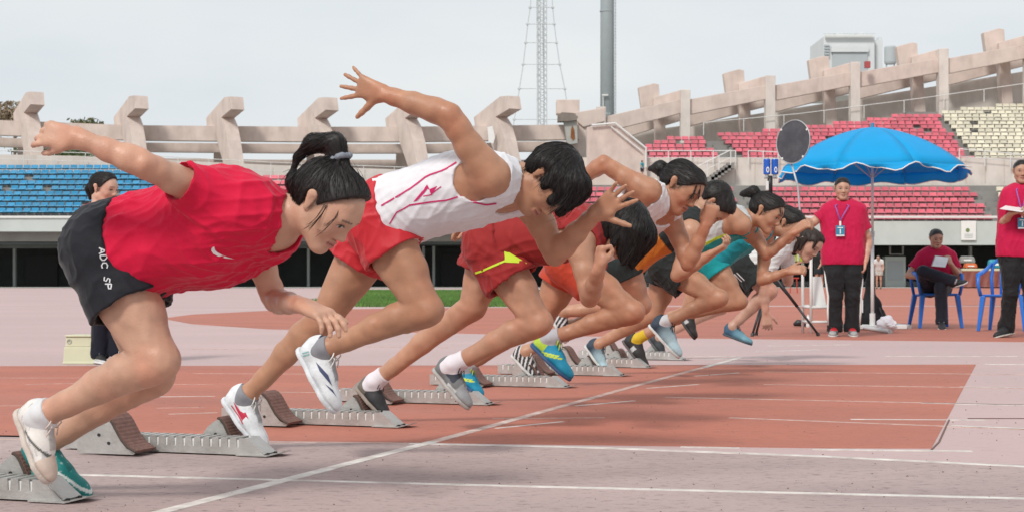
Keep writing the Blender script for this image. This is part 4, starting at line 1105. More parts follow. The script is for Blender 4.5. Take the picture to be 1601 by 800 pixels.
def hair(c, front=.075, extra=[], seed=3, cutn=None, low=-.07, size=1.0, amp=.0022, h=None, flow=None, name='hair', colv=None, ears=True, base=True, nst=0, slen=.09, slift=.0012, sfly=.04, flowfn=None, smth=2, lockc=None, lockn=14, locks_spread=.008, line=None):
    H, g = c['H'], c['g']; h = h or c['h'] * .8
    P = []
    if base:
        P = [Prim(H.w(-.034, 0, .028), H.w(.024, 0, .034), .089 * g * size, .084 * g * size, .02, '', H.l, 1.08), Prim(H.w(-.045, 0, -.01), H.w(-.048, 0, -.05), .072 * g * size, .05 * g, .03, '', H.l, .95)]
    X = [Prim(H.w(*e[0]), H.w(*e[1]), e[2] * g, e[3] * g, e[4] if len(e) > 4 else .02, '', *( [H.l, e[5]] if len(e) > 5 else [])) for e in extra]
    lo, hi = bounds(P + X, .02)
    G = Grid(lo, hi, h)
    if base:
        G.add(P)
        # open the face: keep above/behind the hairline
        a, b = np.array([front, 0, .062 if line is None else line]), np.array([.012, 0, -.022 if line is None else .0])
        n = nrm(np.array([-(a - b)[2], 0, (a - b)[0]])); wn = H.f * n[0] + H.u * n[2]
        X1, Y1, Z1 = G.xyz(); p0 = H.w(*b)
        d1 = -((X1 - p0[0]) * wn[0] + (Y1 - p0[1]) * wn[1] + (Z1 - p0[2]) * wn[2])
        p1 = H.w(0, 0, low); d2 = -((X1 - p1[0]) * H.u[0] + (Y1 - p1[1]) * H.u[1] + (Z1 - p1[2]) * H.u[2])
        p2 = H.w(-.018, 0, 0); d3 = ((X1 - p2[0]) * H.f[0] + (Y1 - p2[1]) * H.f[1] + (Z1 - p2[2]) * H.f[2])
        keep = np.minimum(d1, np.maximum(d2, d3))
        G.D = np.maximum(G.D, keep.astype(np.float32))
        if ears:
            for y in (-1, 1): G.cut(Prim(H.w(-.012, y * .075, -.03), H.w(-.012, y * .10, .002), .022 * g, .028 * g))
    if base:
        bo = [o_ for o_ in c['root'].children if o_.name.startswith('body')][0]; nv_ = len(bo.data.vertices)
        co = np.empty(nv_ * 3, np.float32); bo.data.vertices.foreach_get('co', co); W_ = co.reshape(-1, 3) + c['base']
        at_ = bo.data.attributes['Col']; cc_ = np.empty(nv_ * 4, np.float32); at_.data.foreach_get('color', cc_); cc_ = cc_.reshape(-1, 4)
        dd = -((W_ - p0) @ wn) / g; q_ = H.loc(W_)
        near = (np.abs(q_[:, 1]) < .08) & (np.linalg.norm(q_, axis=1) < .14) & (q_[:, 2] > -.03) & (q_[:, 0] > -.03)
        sf = np.where(near, np.clip(1 - np.maximum(dd, 0) / .016, 0, 1), 0) ** 1.3 * np.clip(.75 + .5 * folds(W_, 1, 420, 6), 0, 1)
        cc_[:, :3] += (np.array(HAIRC if colv is None else colv) - cc_[:, :3]) * sf[:, None] * .85; at_.data.foreach_set('color', cc_.ravel())
    if X: G.add(X)
    fl = nrm(flow) if flow is not None else nrm(-H.f * .8 + H.u * .3)
    Vv, F = G.mesh(2)
    N = vnormals(Vv, F)
    # strand grooves running along the flow
    R = np.random.RandomState(seed); o = np.zeros(len(Vv)); q = Vv - fl * (Vv @ fl)[:, None] * .93
    for i in range(7):
        k = nrm(R.normal(0, 1, 3)) * (260 + 520 * R.rand()); o += np.sin(q @ k + R.rand() * 6.28 + 1.5 * np.sin(Vv @ (R.normal(0, 1, 3) * 30)))
    Vv = Vv + N * (amp * o / 2.2)[:, None]
    cv = (HAIRC if colv is None else colv) * (1 + .35 * np.clip(o / 3, -1, 1))[:, None]
    ob = mesh_obj(name, np_mesh(name, Vv, F, cv, c['base']), M['hair'], c['root'])
    if nst: ribbons(c, 'strands', Vv, F, flowfn or (lambda p: fl), nst, slen, seed, ob, colv=colv, lift=slift, fly=sfly)
    if lockc: locks(c, ob, lockc, lockn, locks_spread, seed=seed, colv=colv)
    return ob
def flow_to(c, pt, mixd=None):           # hair combed towards a point of the head
    q = c['H'].w(*pt); return lambda p: nrm(q - p)
def flow_fall(c, crown, fall=.8):        # hair falling from the crown: away from it and downwards
    q = c['H'].w(*crown); return lambda p: nrm(nrm(p - q) * (1 - fall) + V(0, 0, -1) * fall)

# flat prints laid on a surface: photo-pixel outline -> points on the cloth, 1.5 mm proud
def decal(c, target, polys, col, name='print', lift=.0018):
    me = target.data
    off = np.array(c['base'])
    bvh = BVHTree.FromPolygons([tuple(np.array(v.co) + off) for v in me.vertices], [tuple(p.vertices) for p in me.polygons])
    o = Vector((0, 0, CAMH)); vs = []; fs = []
    for A, B in polys:                   # strip between two polylines of pixel points
        idx = []
        for (ax, ay), (bx_, by) in zip(A, B):
            row = []
            for t in (0, .5, 1):
                px, py = ax + (bx_ - ax) * t, ay + (by - ay) * t
                d = Vector(((px - CX) / FPX, 1, (HY - py) / FPX)).normalized()
                hit = bvh.ray_cast(o, d, 40)
                if hit[0] is None: row.append(None); continue
                nn = hit[1] if hit[1].dot(d) < 0 else -hit[1]
                vs.append(tuple(np.array(hit[0] + nn * lift) - off)); row.append(len(vs) - 1)
            idx.append(row)
        for r0, r1 in zip(idx[:-1], idx[1:]):
            for t in (0, 1):
                q = (r0[t], r0[t + 1], r1[t + 1], r1[t])
                if None not in q: fs.append(q)
    if not fs: return None
    me2 = bpy.data.meshes.new(name); me2.from_pydata(vs, [], fs); me2.update()
    a = me2.attributes.new('Col', 'FLOAT_COLOR', 'POINT'); cc = np.ones((len(vs), 4), np.float32); cc[:, :3] = col; a.data.foreach_set('color', cc.ravel())
    me2.shade_smooth()
    return mesh_obj(name, me2, M['decal'], target)
def dense(pts, n=14):
    P = np.array(pts, float); d = np.r_[0, np.cumsum(np.linalg.norm(np.diff(P, axis=0), axis=1))]
    s = np.linspace(0, d[-1], n); return [(np.interp(t, d, P[:, 0]), np.interp(t, d, P[:, 1])) for t in s]
def stripe(pts, w_, n=16):               # constant-width stripe along pixel points
    D = dense(pts, n); A, B = [], []
    for i, p in enumerate(D):
        q0, q1 = D[max(i - 1, 0)], D[min(i + 1, len(D) - 1)]; t = nrm(V(q1[0] - q0[0], q1[1] - q0[1])); nn = V(-t[1], t[0]) * w_ / 2
        A.append((p[0] + nn[0], p[1] + nn[1])); B.append((p[0] - nn[0], p[1] - nn[1]))
    return (A, B)
# ------------------------------------------------------------------ runners
TH = math.radians(18.3)
VL, UL, UP = V(math.cos(TH), -math.sin(TH), 0), V(math.sin(TH), math.cos(TH), 0), V(0, 0, 1)
TIPS = [(140, 785), (445, 713), (645, 668), (780, 633), (900, 606), (985, 588), (1025, 575), (1080, 563)]
class Lane:
    def __init__(s, tip): s.t = gnd(*tip)
    def __call__(s, px, py, off=0.0):    # point seen at a photo pixel, in the vertical plane of the lane shifted by off
        k = (px - CX) / FPX; Y = (off + s.t @ UL) / (UL[1] + UL[0] * k)
        return at(px, py, Y)
def dv(x, y, o=0.0): return nrm(VL * x - UP * y + UL * o)

def joints(L, d):
    J = {}
    for k, v in d.items():
        if k in ('head',): J[k] = Head(L(*v[0]), dv(*v[1]), dv(*v[2]), v[3] if len(v) > 3 else 1.0)
        elif k.startswith('hand'): J[k] = ((dv(*v[0]), dv(*v[1]), v[2]), v[3])
        else:
            o = v[2] if len(v) > 2 else {'N': -1, 'F': 1}.get(k[-1], 0) * {'hip': .085, 'kn': .09, 'an': .09, 'hee': .09, 'to': .09, 'sh': .165}.get(k[:-1] if k[:-1] in ('hip', 'kn', 'an', 'sh') else ('hee' if k.startswith('heel') else 'to'), .09)
            J[k] = L(v[0], v[1], o)
    for s_ in 'NF':
        if 'heel' + s_ in J:
            x = nrm(J['toe' + s_] - J['heel' + s_]); u = J['an' + s_] - J['heel' + s_]; u = u - UL * (u @ UL) * .7; J['up' + s_] = nrm(u - x * (u @ x))
            ln = np.linalg.norm(J['toe' + s_] - J['heel' + s_]); J['an' + s_] = J['heel' + s_] + x * .056 * ln / .265 + J['up' + s_] * .090 * max(ln / .265, .86)
    J['back'] = np.cross(UL, nrm(J['neck'] - J['pelvis'])) * -1
    if J['back'] @ UP < 0: J['back'] = -J['back']
    return J
FIST = dict(curls=[1.45, 1.5, 1.5, 1.5], spread=.02, tcurl=.35, thumb=.0)
LOOSE = dict(curls=[.35, .45, .5, .55], spread=.08)
OPEN = dict(curls=[.04, .05, .06, .1], spread=.26, thumb=.45, tcurl=.05)
FAST = False
LB = M['white']
M['lace_w'] = mat('white_lace', (.72, .70, .66), .8); M['lace_k'] = mat('black_lace', (.02, .02, .022), .7); M['lace_y'] = mat('lime_lace', (.55, .75, .04), .7)
M['lace_p'] = mat('pink_white_lace', (.70, .58, .52), .8); M['tie'] = mat('grey_hair_tie', (.22, .24, .28), .8, .2, 90)

def speckle(q, a, b, seed, sc=160, thr=.3):
    n = folds(q, 1, sc, seed); return np.where((n > thr)[:, None], b, a)
# ---- lane 1
L = Lane(TIPS[0])
J = joints(L, dict(pelvis=(184, 390), hipN=(166, 404), hipF=(186, 404), knN=(247, 566), anN=(78, 640), heelN=(27, 640), toeN=(76, 756),
    knF=(240, 588, .07), anF=(130, 700, .11), heelF=(30, 722, .12), toeF=(138, 786, .12), shN=(318, 302), elN=(224, 256, -.34), wrN=(120, 215, -.40),
    handN=((-1, -.14, -.05), (-.1, .25, 1), 1, dict(curls=[.30, .42, .55, .6], spread=.04, thumb=-.12, tcurl=.25, g=.92)),
    shF=(392, 372), elF=(430, 470, .20), wrF=(470, 476, -.02), handF=((1, .30, -.35), (-.2, 1, .2), 1, LOOSE),
    neck=(426, 346), head=((513, 319), (1, .95, -.12), (.90, -1, -.05), .94)))
c = person('woman runner nearest the camera in a red shirt and black shorts with a high bun', J, dict(bow=.035, leg=.99, arm=.80, torso=1.0, skin=V(.53, .31, .215), bust=True), .0040, 'runner', 'sprinters leaving their blocks')
RED = V(.60, .006, .045)
sh_ = shirt(c, 'tee', lambda P: np.tile(RED, (len(P), 1)) * (1 + folds(P, .06, 22, 5))[:, None], hem=.06, sleeve=.42, neckr=.070, loose=.060, amp=.010, seed=11, sc=50)
decal(c, sh_, [([(331, 387), (330, 391), (333, 396), (340, 400), (352, 403), (366, 404.5)], [(335, 385), (336, 390), (340, 394), (347, 398), (356, 401.5), (366, 404.5)])], V(.8, .8, .8), 'swoosh_print')
so = shorts(c, lambda P: np.tile(V(.014, .015, .02), (len(P), 1)), t=.016, frac=.46, top=.16, flare=.020, amp=.007)
# small white lettering down the side of the shorts
GLY = {'A': [[(0, 1), (.5, 0), (1, 1)], [(.2, .65), (.8, .65)]], 'D': [[(0, 0), (0, 1)], [(0, 0), (.6, .05), (1, .5), (.6, .95), (0, 1)]], 'C': [[(1, .15), (.6, 0), (.1, .2), (0, .5), (.1, .8), (.6, 1), (1, .85)]],
       'S': [[(1, .1), (.5, 0), (.05, .25), (.5, .48), (.95, .75), (.5, 1), (0, .9)]], 'P': [[(0, 1), (0, 0)], [(0, 0), (.8, .05), (.95, .28), (.7, .5), (0, .52)]]}
for i, ch in enumerate('ADC SP'):
    if ch == ' ': continue
    y0 = 386 + i * 11.2; x0 = 155 + i * 1.9; pl_ = []
    for st in GLY[ch]:
        pl_.append(stripe([(x0 + 10 * (1 - b), y0 + 9 * a + 1.5) for a, b in st], 2.0, 6))
    decal(c, so, pl_, V(.65, .66, .68), 'letter')
hair(c, front=.070, line=.084, h=.004, extra=[((-.058, 0, .118), (-.105, 0, .138), .022, .029, .014), ((-.105, 0, .138), (-.160, .0, .092), .029, .024, .014), ((-.160, .0, .092), (-.168, .0, .03), .023, .011, .01), ((-.168, 0, .03), (-.150, 0, -.02), .011, .004, .008),
     ((-.085, 0, -.03), (-.122, .0, -.03), .034, .028, .02), ], amp=.0007, size=.99, nst=2600, slen=.075, flowfn=(lambda H: (lambda p: nrm(H.w(-.06, 0, .12) - p) if (p - H.c) @ H.f > -.10 * H.g else nrm(-H.f * .35 - H.u * .9)))(c['H']),
     lockc=[[(.060, -.055, .045), (.074, -.060, .01), (.070, -.066, -.035), (.060, -.066, -.06)], [(.030, -.072, .02), (.040, -.078, -.02), (.038, -.078, -.06), (.03, -.07, -.085)], [(-.06, -.03, -.06), (-.08, -.03, -.09), (-.085, -.02, -.12)]], lockn=6, locks_spread=.006)
m = MB(); H = c['H']; pts = []
for k in range(25):
    a = k * 6.283 / 24; rr = .027 + .004 * math.sin(5 * a); pts.append(H.w(-.062 + rr * math.cos(a) * .45, rr * math.sin(a), .118 + rr * math.cos(a) * .9))
m.tube(pts, [.0085 + .002 * math.sin(3 * k) for k in range(25)], 7)
m.build('hair_tie', M['tie'], c['root'], smooth=True, off=c['base'])
def s1(q):
    col = speckle(q, V(.74, .70, .66), V(.50, .49, .50), 4, 300, .45)
    sw = (np.abs(q[:, 2] - .035 - .35 * (q[:, 0] - .13)) < .004) & (q[:, 0] > .08) & (q[:, 0] < .19); col[sw] = V(.10, .10, .09)
    col[q[:, 0] > .19] = V(.62, .50, .42); col[(q[:, 2] > .085)] = V(.70, .70, .70); return col
shoe(c, 'N', s1, (.60, .52, .46), sock=(.66, .66, .67), sockh=.020, lace=M['lace_p'], h=.0035)
def s1b(q):
    col = speckle(q, V(.005, .20, .19), V(.25, .40, .40), 7, 200, 1.0); st = (np.abs(q[:, 2] - .055 + .15 * (q[:, 0] - .12)) < .0035) & (q[:, 0] > .1); col[st] = V(.7, .75, .72); return col
shoe(c, 'F', s1b, (.02, .22, .20), sock=None, lace=None, h=.004)

# ---- lane 2
L = Lane(TIPS[1])
J = joints(L, dict(pelvis=(596, 340), hipN=(592, 354), hipF=(588, 360), knN=(667, 486), anN=(529, 548), heelN=(466, 544), toeN=(524, 646),
    knF=(512, 492, .07), anF=(392, 624, .11), heelF=(349, 622, .11), toeF=(411, 706, .11), shN=(768, 276), elN=(703, 180, -.27), wrN=(601, 147, -.29),
    handN=((-1, -.33, 0), (.15, -.1, 1), 1, dict(curls=[.02, .05, .05, .1], spread=.30, thumb=.5, tcurl=.0)),
    shF=(824, 308), elF=(868, 398, .20), wrF=(928, 336, .10), handF=((.92, -.62, -.1), (.1, .25, -1), 1, dict(curls=[.05, .1, .12, .2], spread=.17, thumb=.5, tcurl=.05)),
    neck=(800, 288), head=((862, 284), (.34, 1, -.28), (1, -.30, 0), 1.0)))
SK2 = V(.44, .225, .135)
c = person('runner in a white singlet with pink piping and red shorts, bare arm flung back high', J, dict(bow=.03, leg=.95, arm=1.0, torso=.98, skin=SK2), .0045, 'runner', 'sprinters leaving their blocks')
WH = V(.74, .73, .76)
sh_ = shirt(c, 'singlet', lambda P: np.tile(WH, (len(P), 1)), hem=.0, neckr=.078, loose=.02, amp=.007, seed=21, t=.010, sc=55)
PK = V(.56, .01, .13)
decal(c, sh_, [stripe([(596, 322), (620, 308), (645, 293), (668, 275), (695, 266), (714, 254)], 2.4), stripe([(640, 321), (672, 316), (700, 313), (726, 304)], 2.4), stripe([(726, 305), (740, 316), (760, 320), (776, 318)], 2.4),
     ([(646, 316), (658, 302), (668, 289), (672, 296), (684, 291)], [(652, 314), (663, 303), (669, 295), (674, 303), (678, 300)]), stripe([(674, 304), (684, 296), (690, 292)], 1.6, 6), stripe([(662, 307), (676, 304)], 1.5, 6),
     stripe([(609, 350), (620, 332), (632, 326), (642, 320)], 2.0)], PK, 'piping')
shorts(c, lambda P: np.tile(V(.52, .02, .03), (len(P), 1)), t=.016, frac=.34, fracF=.40, top=.14, flare=.022, matn='shiny', amp=.008)
hair(c, front=.088, low=-.06, extra=[((.045, -.04, .085), (.085, -.045, .0), .035, .018, .025), ((.05, .0, .09), (.10, .01, .0), .040, .016, .025), ((.05, .045, .08), (.095, .045, -.01), .032, .016, .025), ((.02, -.075, .05), (.040, -.078, -.005), .022, .012, .02), ((.06, -.02, .10), (.112, -.02, .03), .03, .012, .02),
     ((-.07, 0, -.02), (-.06, 0, -.075), .04, .025, .02), ((-.03, -.07, .03), (-.05, -.06, -.03), .03, .024, .02)], size=1.05, amp=.0008, nst=3600, slen=.10, flowfn=flow_fall(c, (-.03, 0, .11), .45), lockc=[[(.05, y, .09), (.09, y * 1.05, .06), (.115, y, .015), (.115, y, -.02)] for y in (-.055, -.03, 0, .03)] + [[(.0, -.085, .03), (.03, -.088, .0), (.05, -.082, -.02)], [(-.05, -.07, .0), (-.05, -.07, -.05), (-.045, -.06, -.085)]], lockn=16, locks_spread=.011)
def s2(q):
    col = np.tile(V(.72, .74, .76), (len(q), 1)); x, z = q[:, 0], q[:, 2]
    col = col * (1 - .06 * (folds(q, 1, 420, 3) > .5))[:, None]
    col[(np.abs(q[:, 1]) < .016) & (x > .08) & (x < .17) & (z > .05)] = V(.45, .46, .47)
    rim = np.abs(np.linalg.norm(q - V(.054, 0, .112), axis=1) - .041) < .006; col[rim & (z > .055)] = V(.05, .06, .12)
    return col
a = shoe(c, 'N', s2, (.70, .72, .74), sock=(.25, .25, .27), sockh=.018, lace=M['lace_w'], h=.0035)
decal(c, a, [([(494, 565), (500, 580), (510, 592), (519, 603)], [(495, 566), (504, 576), (513, 586), (519, 603)]), ([(507, 598), (515, 608), (526, 620)], [(509, 600), (520, 609), (526, 620)])], V(.05, .065, .14), 'shoe_mark')
decal(c, a, [stripe([(474, 556), (484, 553)], 2, 5), stripe([(473, 552), (483, 549)], 2, 5)], V(.25, .5, .48), 'heel_mark')
a = shoe(c, 'F', s2, (.66, .67, .70), sock=(.25, .25, .27), sockh=.016, lace=M['lace_w'], h=.0035)
decal(c, a, [([(365, 627), (370, 640), (378, 655), (386, 676)], [(366, 628), (376, 642), (386, 648), (386, 676)]), stripe([(362, 633), (374, 650), (380, 662)], 1.6, 8), ([(378, 646), (384, 650)], [(384, 644), (389, 655)])], V(.52, .02, .06), 'shoe_mark')

# ---- lane 3
L = Lane(TIPS[2])
J = joints(L, dict(pelvis=(768, 380), hipN=(772, 394), hipF=(768, 398), knN=(842, 505), anN=(737, 555), heelN=(677, 576), toeN=(733, 640),
    knF=(738, 480, .08), anF=(597, 590, .11), heelF=(558, 606, .11), toeF=(602, 654, .11), shN=(905, 382), elN=(922, 466, -.2), wrN=(935, 424, -.34),
    handN=((.1, -1, .1), (.8, .1, .5), -1, FIST), shF=(902, 350), elF=(815, 336, .36), wrF=(752, 346, .36), handF=((-1, .3, 0), (-.1, 1, .2), 1, LOOSE),
    neck=(925, 364), head=((972, 360), (.22, 1, -.25), (1, -.28, 0), 1.0)))
c = person('runner in dark red singlet with lime edges and hair hanging over the face', J, dict(bow=.035, leg=.94, arm=.92, torso=.95, skin=V(.47, .25, .16)), .0055, 'runner', 'sprinters leaving their blocks')
DR = V(.30, .022, .022); LIME = V(.55, .72, .03)
def sing3(P):
    col = np.tile(DR, (len(P), 1)); return col
sh_ = shirt(c, 'singlet', sing3, hem=.0, neckr=.075, loose=.025, amp=.010, seed=31, t=.012, sc=55)
decal(c, sh_, [stripe([(841, 382), (852, 392), (862, 398), (885, 393), (905, 382), (918, 366)], 2.6), ([(908, 375), (914, 366), (921, 360)], [(912, 379), (919, 371), (924, 364)]), stripe([(900, 402), (899, 392), (905, 381)], 2.2, 8)], LIME, 'piping')
so = shorts(c, lambda P: np.tile(DR, (len(P), 1)), t=.02, frac=.42, fracF=.36, top=.18, flare=.03, amp=.010)
decal(c, so, [stripe([(730, 431), (752, 424), (775, 414), (796, 405)], 3.0), ([(788, 392), (789, 402), (789, 410)], [(792, 392), (808, 402), (824, 412)])], LIME, 'trim')
hair(c, front=.09, low=-.08, extra=[((.03, -.03, .06), (.10, -.03, .01), .07, .035, .03), ((.03, .03, .06), (.11, .03, .0), .07, .03, .03), ((.07, -.05, .02), (.15, -.035, -.005), .03, .008, .02), ((.05, .0, .07), (.16, .0, .02), .06, .010, .03), ((.0, -.085, .0), (.08, -.085, -.02), .03, .010, .02),
     ((-.07, 0, -.02), (-.06, 0, -.10), .06, .045, .02), ((-.04, -.065, -.02), (-.01, -.06, -.09), .04, .03, .02), ((.0, -.07, -.04), (.06, -.07, -.08), .03, .015, .02)], size=1.06, amp=.0008, nst=3200, slen=.12, flowfn=flow_fall(c, (-.04, 0, .10), .5), lockc=[[(.07, y, .07), (.12, y, .04), (.15, y, .0), (.175, y * .8, -.01)] for y in (-.06, -.03, 0, .03)] + [[(.02, -.09, .0), (.07, -.092, -.02), (.11, -.085, -.03)]], lockn=16, locks_spread=.012)
def s3(q):
    col = np.tile(V(.17, .175, .18), (len(q), 1)); col[(q[:, 0] > .16)] = V(.30, .31, .32); col[(np.abs(q[:, 0] - .10) < .03) & (q[:, 2] > .04)] = V(.025, .03, .045)
    col[(q[:, 2] < .028) & (q[:, 0] > .11) & (q[:, 0] < .17)] = V(.6, .62, .62); return col
shoe(c, 'N', s3, (.42, .40, .38), sock=(.74, .70, .74), sockh=.060, lace=M['lace_k'], spikes=True, h=.004)
def s3b(q):
    col = np.tile(V(.03, .03, .032), (len(q), 1)); col[q[:, 0] < .07] = V(.16, .145, .12); return col
shoe(c, 'F', s3b, (.30, .25, .21), sock=(.74, .70, .74), sockh=.060, lace=M['lace_k'], h=.004)

# ---- lane 4
L = Lane(TIPS[3])
J = joints(L, dict(pelvis=(890, 403), hipN=(892, 415), hipF=(888, 418), knN=(990, 489), anN=(881, 526), heelN=(830, 538), toeN=(892, 595),
    knF=(848, 497, .08), anF=(754, 568, .10), heelF=(706, 582, .10), toeF=(752, 622, .10), shN=(1014, 298), elN=(944, 255, -.22), wrN=(893, 292, -.2), handN=((-.6, 1, 0), (0, .3, 1), 1, LOOSE),
    shF=(1046, 336, .13), elF=(1076, 412, .10), wrF=(1104, 352, .06), handF=((.35, -1, -.1), (-.2, -.1, .9), 1, FIST), neck=(1034, 316), head=((1066, 291), (1, .80, -.28), (.68, -1, 0), 1.0)))
c = person('runner in a white singlet and red shorts with a low ponytail, elbow raised behind', J, dict(bow=.03, leg=.94, arm=.92, torso=.95, skin=V(.43, .215, .13)), .0052, 'runner', 'sprinters leaving their blocks')
shirt(c, 'singlet', lambda P: np.tile(V(.72, .71, .72), (len(P), 1)), hem=.0, neckr=.075, loose=.02, amp=.009, seed=41)
shorts(c, lambda P: np.tile(V(.50, .06, .03), (len(P), 1)), t=.016, frac=.36, top=.15, flare=.024)
hair(c, front=.080, extra=[((-.10, 0, -.005), (-.15, 0, .0), .03, .034, .015), ((-.15, 0, .0), (-.19, 0, -.035), .034, .012, .015), ], amp=.0006, nst=1400, slen=.09, flowfn=flow_to(c, (-.14, 0, .0)), lockc=[[(.08, -.045, .05), (.10, -.048, .0), (.095, -.045, -.04)], [(.085, -.02, .06), (.115, -.02, .01), (.115, -.02, -.03)]], lockn=10, locks_spread=.006)
m = MB(); p = c['H'].w(-.115, 0, -.003); m.tube([p, c['H'].w(-.128, 0, -.003)], [.030, .031], 10); m.build('hair_tie', mat('navy_hair_tie', (.02, .02, .16), .7), c['root'], smooth=True, off=c['base'])
def s4(q):
    col = np.tile(V(.01, .26, .42), (len(q), 1)); x, z = q[:, 0], q[:, 2]
    col[(x < .075) & (z > .02)] = V(.42, .62, .06)
    for o in (0, .02): col[(np.abs(z - .02 - .55 * (x - .08 - o)) < .0045) & (x > .07 + o) & (x < .15 + o)] = V(.6, .75, .05)
    return col
shoe(c, 'N', s4, (.04, .10, .22), sock=(.42, .42, .45), sockh=.05, lace=M['lace_y'], h=.0042)
shoe(c, 'F', s4, (.04, .10, .22), sock=(.42, .42, .45), sockh=.05, lace=M['lace_y'], h=.0042)

# ---- lane 5
L = Lane(TIPS[4])
J = joints(L, dict(pelvis=(974, 406), hipN=(972, 418), hipF=(972, 420), knN=(1002, 478, .0), anN=(888, 483, -.02), heelN=(858, 486, -.02), toeN=(884, 536, -.02),
    knF=(922, 503, .08), anF=(829, 557, .10), heelF=(799, 555, .10), toeF=(843, 599, .10), shN=(1080, 362), elN=(1059, 430, -.18), wrN=(1110, 398, -.22), handN=((1, -.55, 0), (-.3, -1, .1), -1, dict(curls=[.5, .6, .7, .8], spread=.1)),
    shF=(1085, 340), elF=(1030, 312, .3), wrF=(985, 332, .3), handF=((-1, .5, 0), (0, 1, .2), 1, LOOSE), neck=(1088, 338), head=((1117, 318), (.30, 1, .05), (1, -.38, 0), .98)))
c = person('runner with cropped hair in an orange and black top, head behind a raised fist', J, dict(bow=.03, leg=.95, arm=.95, torso=.92, skin=V(.46, .25, .16)), .0065, 'runner', 'sprinters leaving their blocks')
def col5(P):
    t, l, b = tcoords(c, P); col = np.tile(V(.62, .20, .03), (len(P), 1)); col[t > .58] = V(.02, .025, .025); return col
shirt(c, 'singlet', col5, hem=.0, neckr=.07, loose=.02, amp=.009, seed=51)
shorts(c, lambda P: np.tile(V(.02, .03, .03), (len(P), 1)), t=.016, frac=.22, top=.15, flare=.02)
hair(c, front=.078, size=.99, amp=.0006, nst=900, slen=.04, flowfn=flow_fall(c, (-.02, 0, .11), .2))
def s5(q): return np.where(((np.sin(q[:, 0] * 190 + q[:, 2] * 120) > .25) & (q[:, 2] > .012))[:, None], V(.62, .6, .6), V(.03, .028, .03))
shoe(c, 'N', s5, (.6, .6, .6), lace=None); shoe(c, 'F', s5, (.6, .58, .56), lace=M['lace_w'])

# ---- lane 6
L = Lane(TIPS[5])
J = joints(L, dict(pelvis=(1046, 406), hipN=(1044, 420), hipF=(1042, 424), knN=(1125, 467), anN=(1041, 507), heelN=(1014, 508), toeN=(1062, 560),
    knF=(1022, 492, .08), anF=(941, 540, .10), heelF=(914, 540, .10), toeF=(948, 586, .10), shN=(1160, 352, -.15), elN=(1119, 298, -.2), wrN=(1088, 340, -.15), handN=((-.5, 1, 0), (0, .3, 1), 1, LOOSE),
    shF=(1173, 362, .12), elF=(1198, 398, .10), wrF=(1240, 364, .06), handF=((1, -.7, 0), (.3, .6, .6), 1, dict(curls=[.6, .7, .8, .8], spread=.05)), neck=(1158, 342), head=((1199, 331), (1, .50, -.22), (.46, -1, 0), 1.0)))
c = person('runner with a ponytail and pink hair tie in a grey singlet with teal side', J, dict(bow=.03, leg=.94, arm=.90, torso=.92, skin=V(.45, .24, .15)), .0056, 'runner', 'sprinters leaving their blocks')
def col6(P):
    t, l, b = tcoords(c, P); col = np.tile(V(.50, .52, .52), (len(P), 1)); col[b < -.078] = V(.02, .32, .34); col[np.abs(b + .078) < .008] = V(.5, .7, .05); return col
shirt(c, 'singlet', col6, hem=.0, neckr=.075, loose=.02, amp=.009, seed=61)
shorts(c, lambda P: np.tile(V(.018, .022, .022), (len(P), 1)), t=.024, frac=.36, fracF=.34, top=.18, flare=.04, amp=.008)
hair(c, front=.080, extra=[((-.085, 0, .055), (-.14, 0, .075), .026, .034, .015), ((-.14, 0, .075), (-.20, 0, .03), .036, .018, .015), ], amp=.0006, nst=1300, slen=.09, flowfn=flow_to(c, (-.11, 0, .06)), lockc=[[(.085, y, .055), (.105, y, .03), (.108, y, .0)] for y in (-.04, -.015, .02)], lockn=8, locks_spread=.007)
m = MB(); p = c['H'].w(-.092, 0, .058); m.tube([p, c['H'].w(-.104, 0, .062)], [.030, .033], 10); m.build('hair_tie', mat('pink_hair_tie', (.62, .16, .25), .7), c['root'], smooth=True, off=c['base'])
def s6(q):
    t = np.clip((q[:, 0] - .05) / .13, 0, 1)[:, None]; return V(.03, .05, .08) * (1 - t) + V(.48, .66, .72) * t
shoe(c, 'N', s6, (.66, .66, .64), lace=M['lace_k'], sock=(.6, .6, .62), sockh=.03); shoe(c, 'F', s6, (.62, .62, .60), lace=M['lace_k'])

# ---- lane 7
L = Lane(TIPS[6])
J = joints(L, dict(pelvis=(1112, 402), hipN=(1112, 414), hipF=(1110, 416), knN=(1156, 472), anN=(1084, 500), heelN=(1060, 493), toeN=(1086, 530),
    knF=(1075, 488, .08), anF=(1001, 530, .09), heelF=(973, 532, .09), toeF=(1010, 580, .09), shN=(1190, 362, -.12), elN=(1142, 345, -.2), wrN=(1115, 378, -.15), handN=((-.4, 1, 0), (0, .3, 1), 1, LOOSE),
    shF=(1196, 376, .08), elF=(1191, 438, .06), wrF=(1231, 424, .04), handF=((1, -.15, 0), (.1, .5, .8), 1, dict(curls=[.7, .8, .8, .8], spread=.04)), neck=(1199, 352), head=((1232, 350), (1, .55, -.12), (.5, -1, 0), .98)))
c = person('runner in teal top and shorts with a yellow sock, head half hidden behind another', J, dict(bow=.03, leg=.94, arm=.90, torso=.92, skin=V(.45, .24, .15)), .007, 'runner', 'sprinters leaving their blocks')
shirt(c, 'singlet', lambda P: np.tile(V(.015, .30, .36), (len(P), 1)), hem=.0, neckr=.07, loose=.02, amp=.009, seed=71)
shorts(c, lambda P: np.where((folds(P, 1, 60, 9) > 1.1)[:, None], V(.4, .5, .05), V(.01, .30, .32)), t=.014, frac=.26, top=.15, flare=.012)
hair(c, front=.080, extra=[((-.09, 0, .02), (-.13, 0, -.03), .03, .02, .015)], amp=.0006, nst=700, slen=.08, flowfn=flow_to(c, (-.1, 0, .02)))
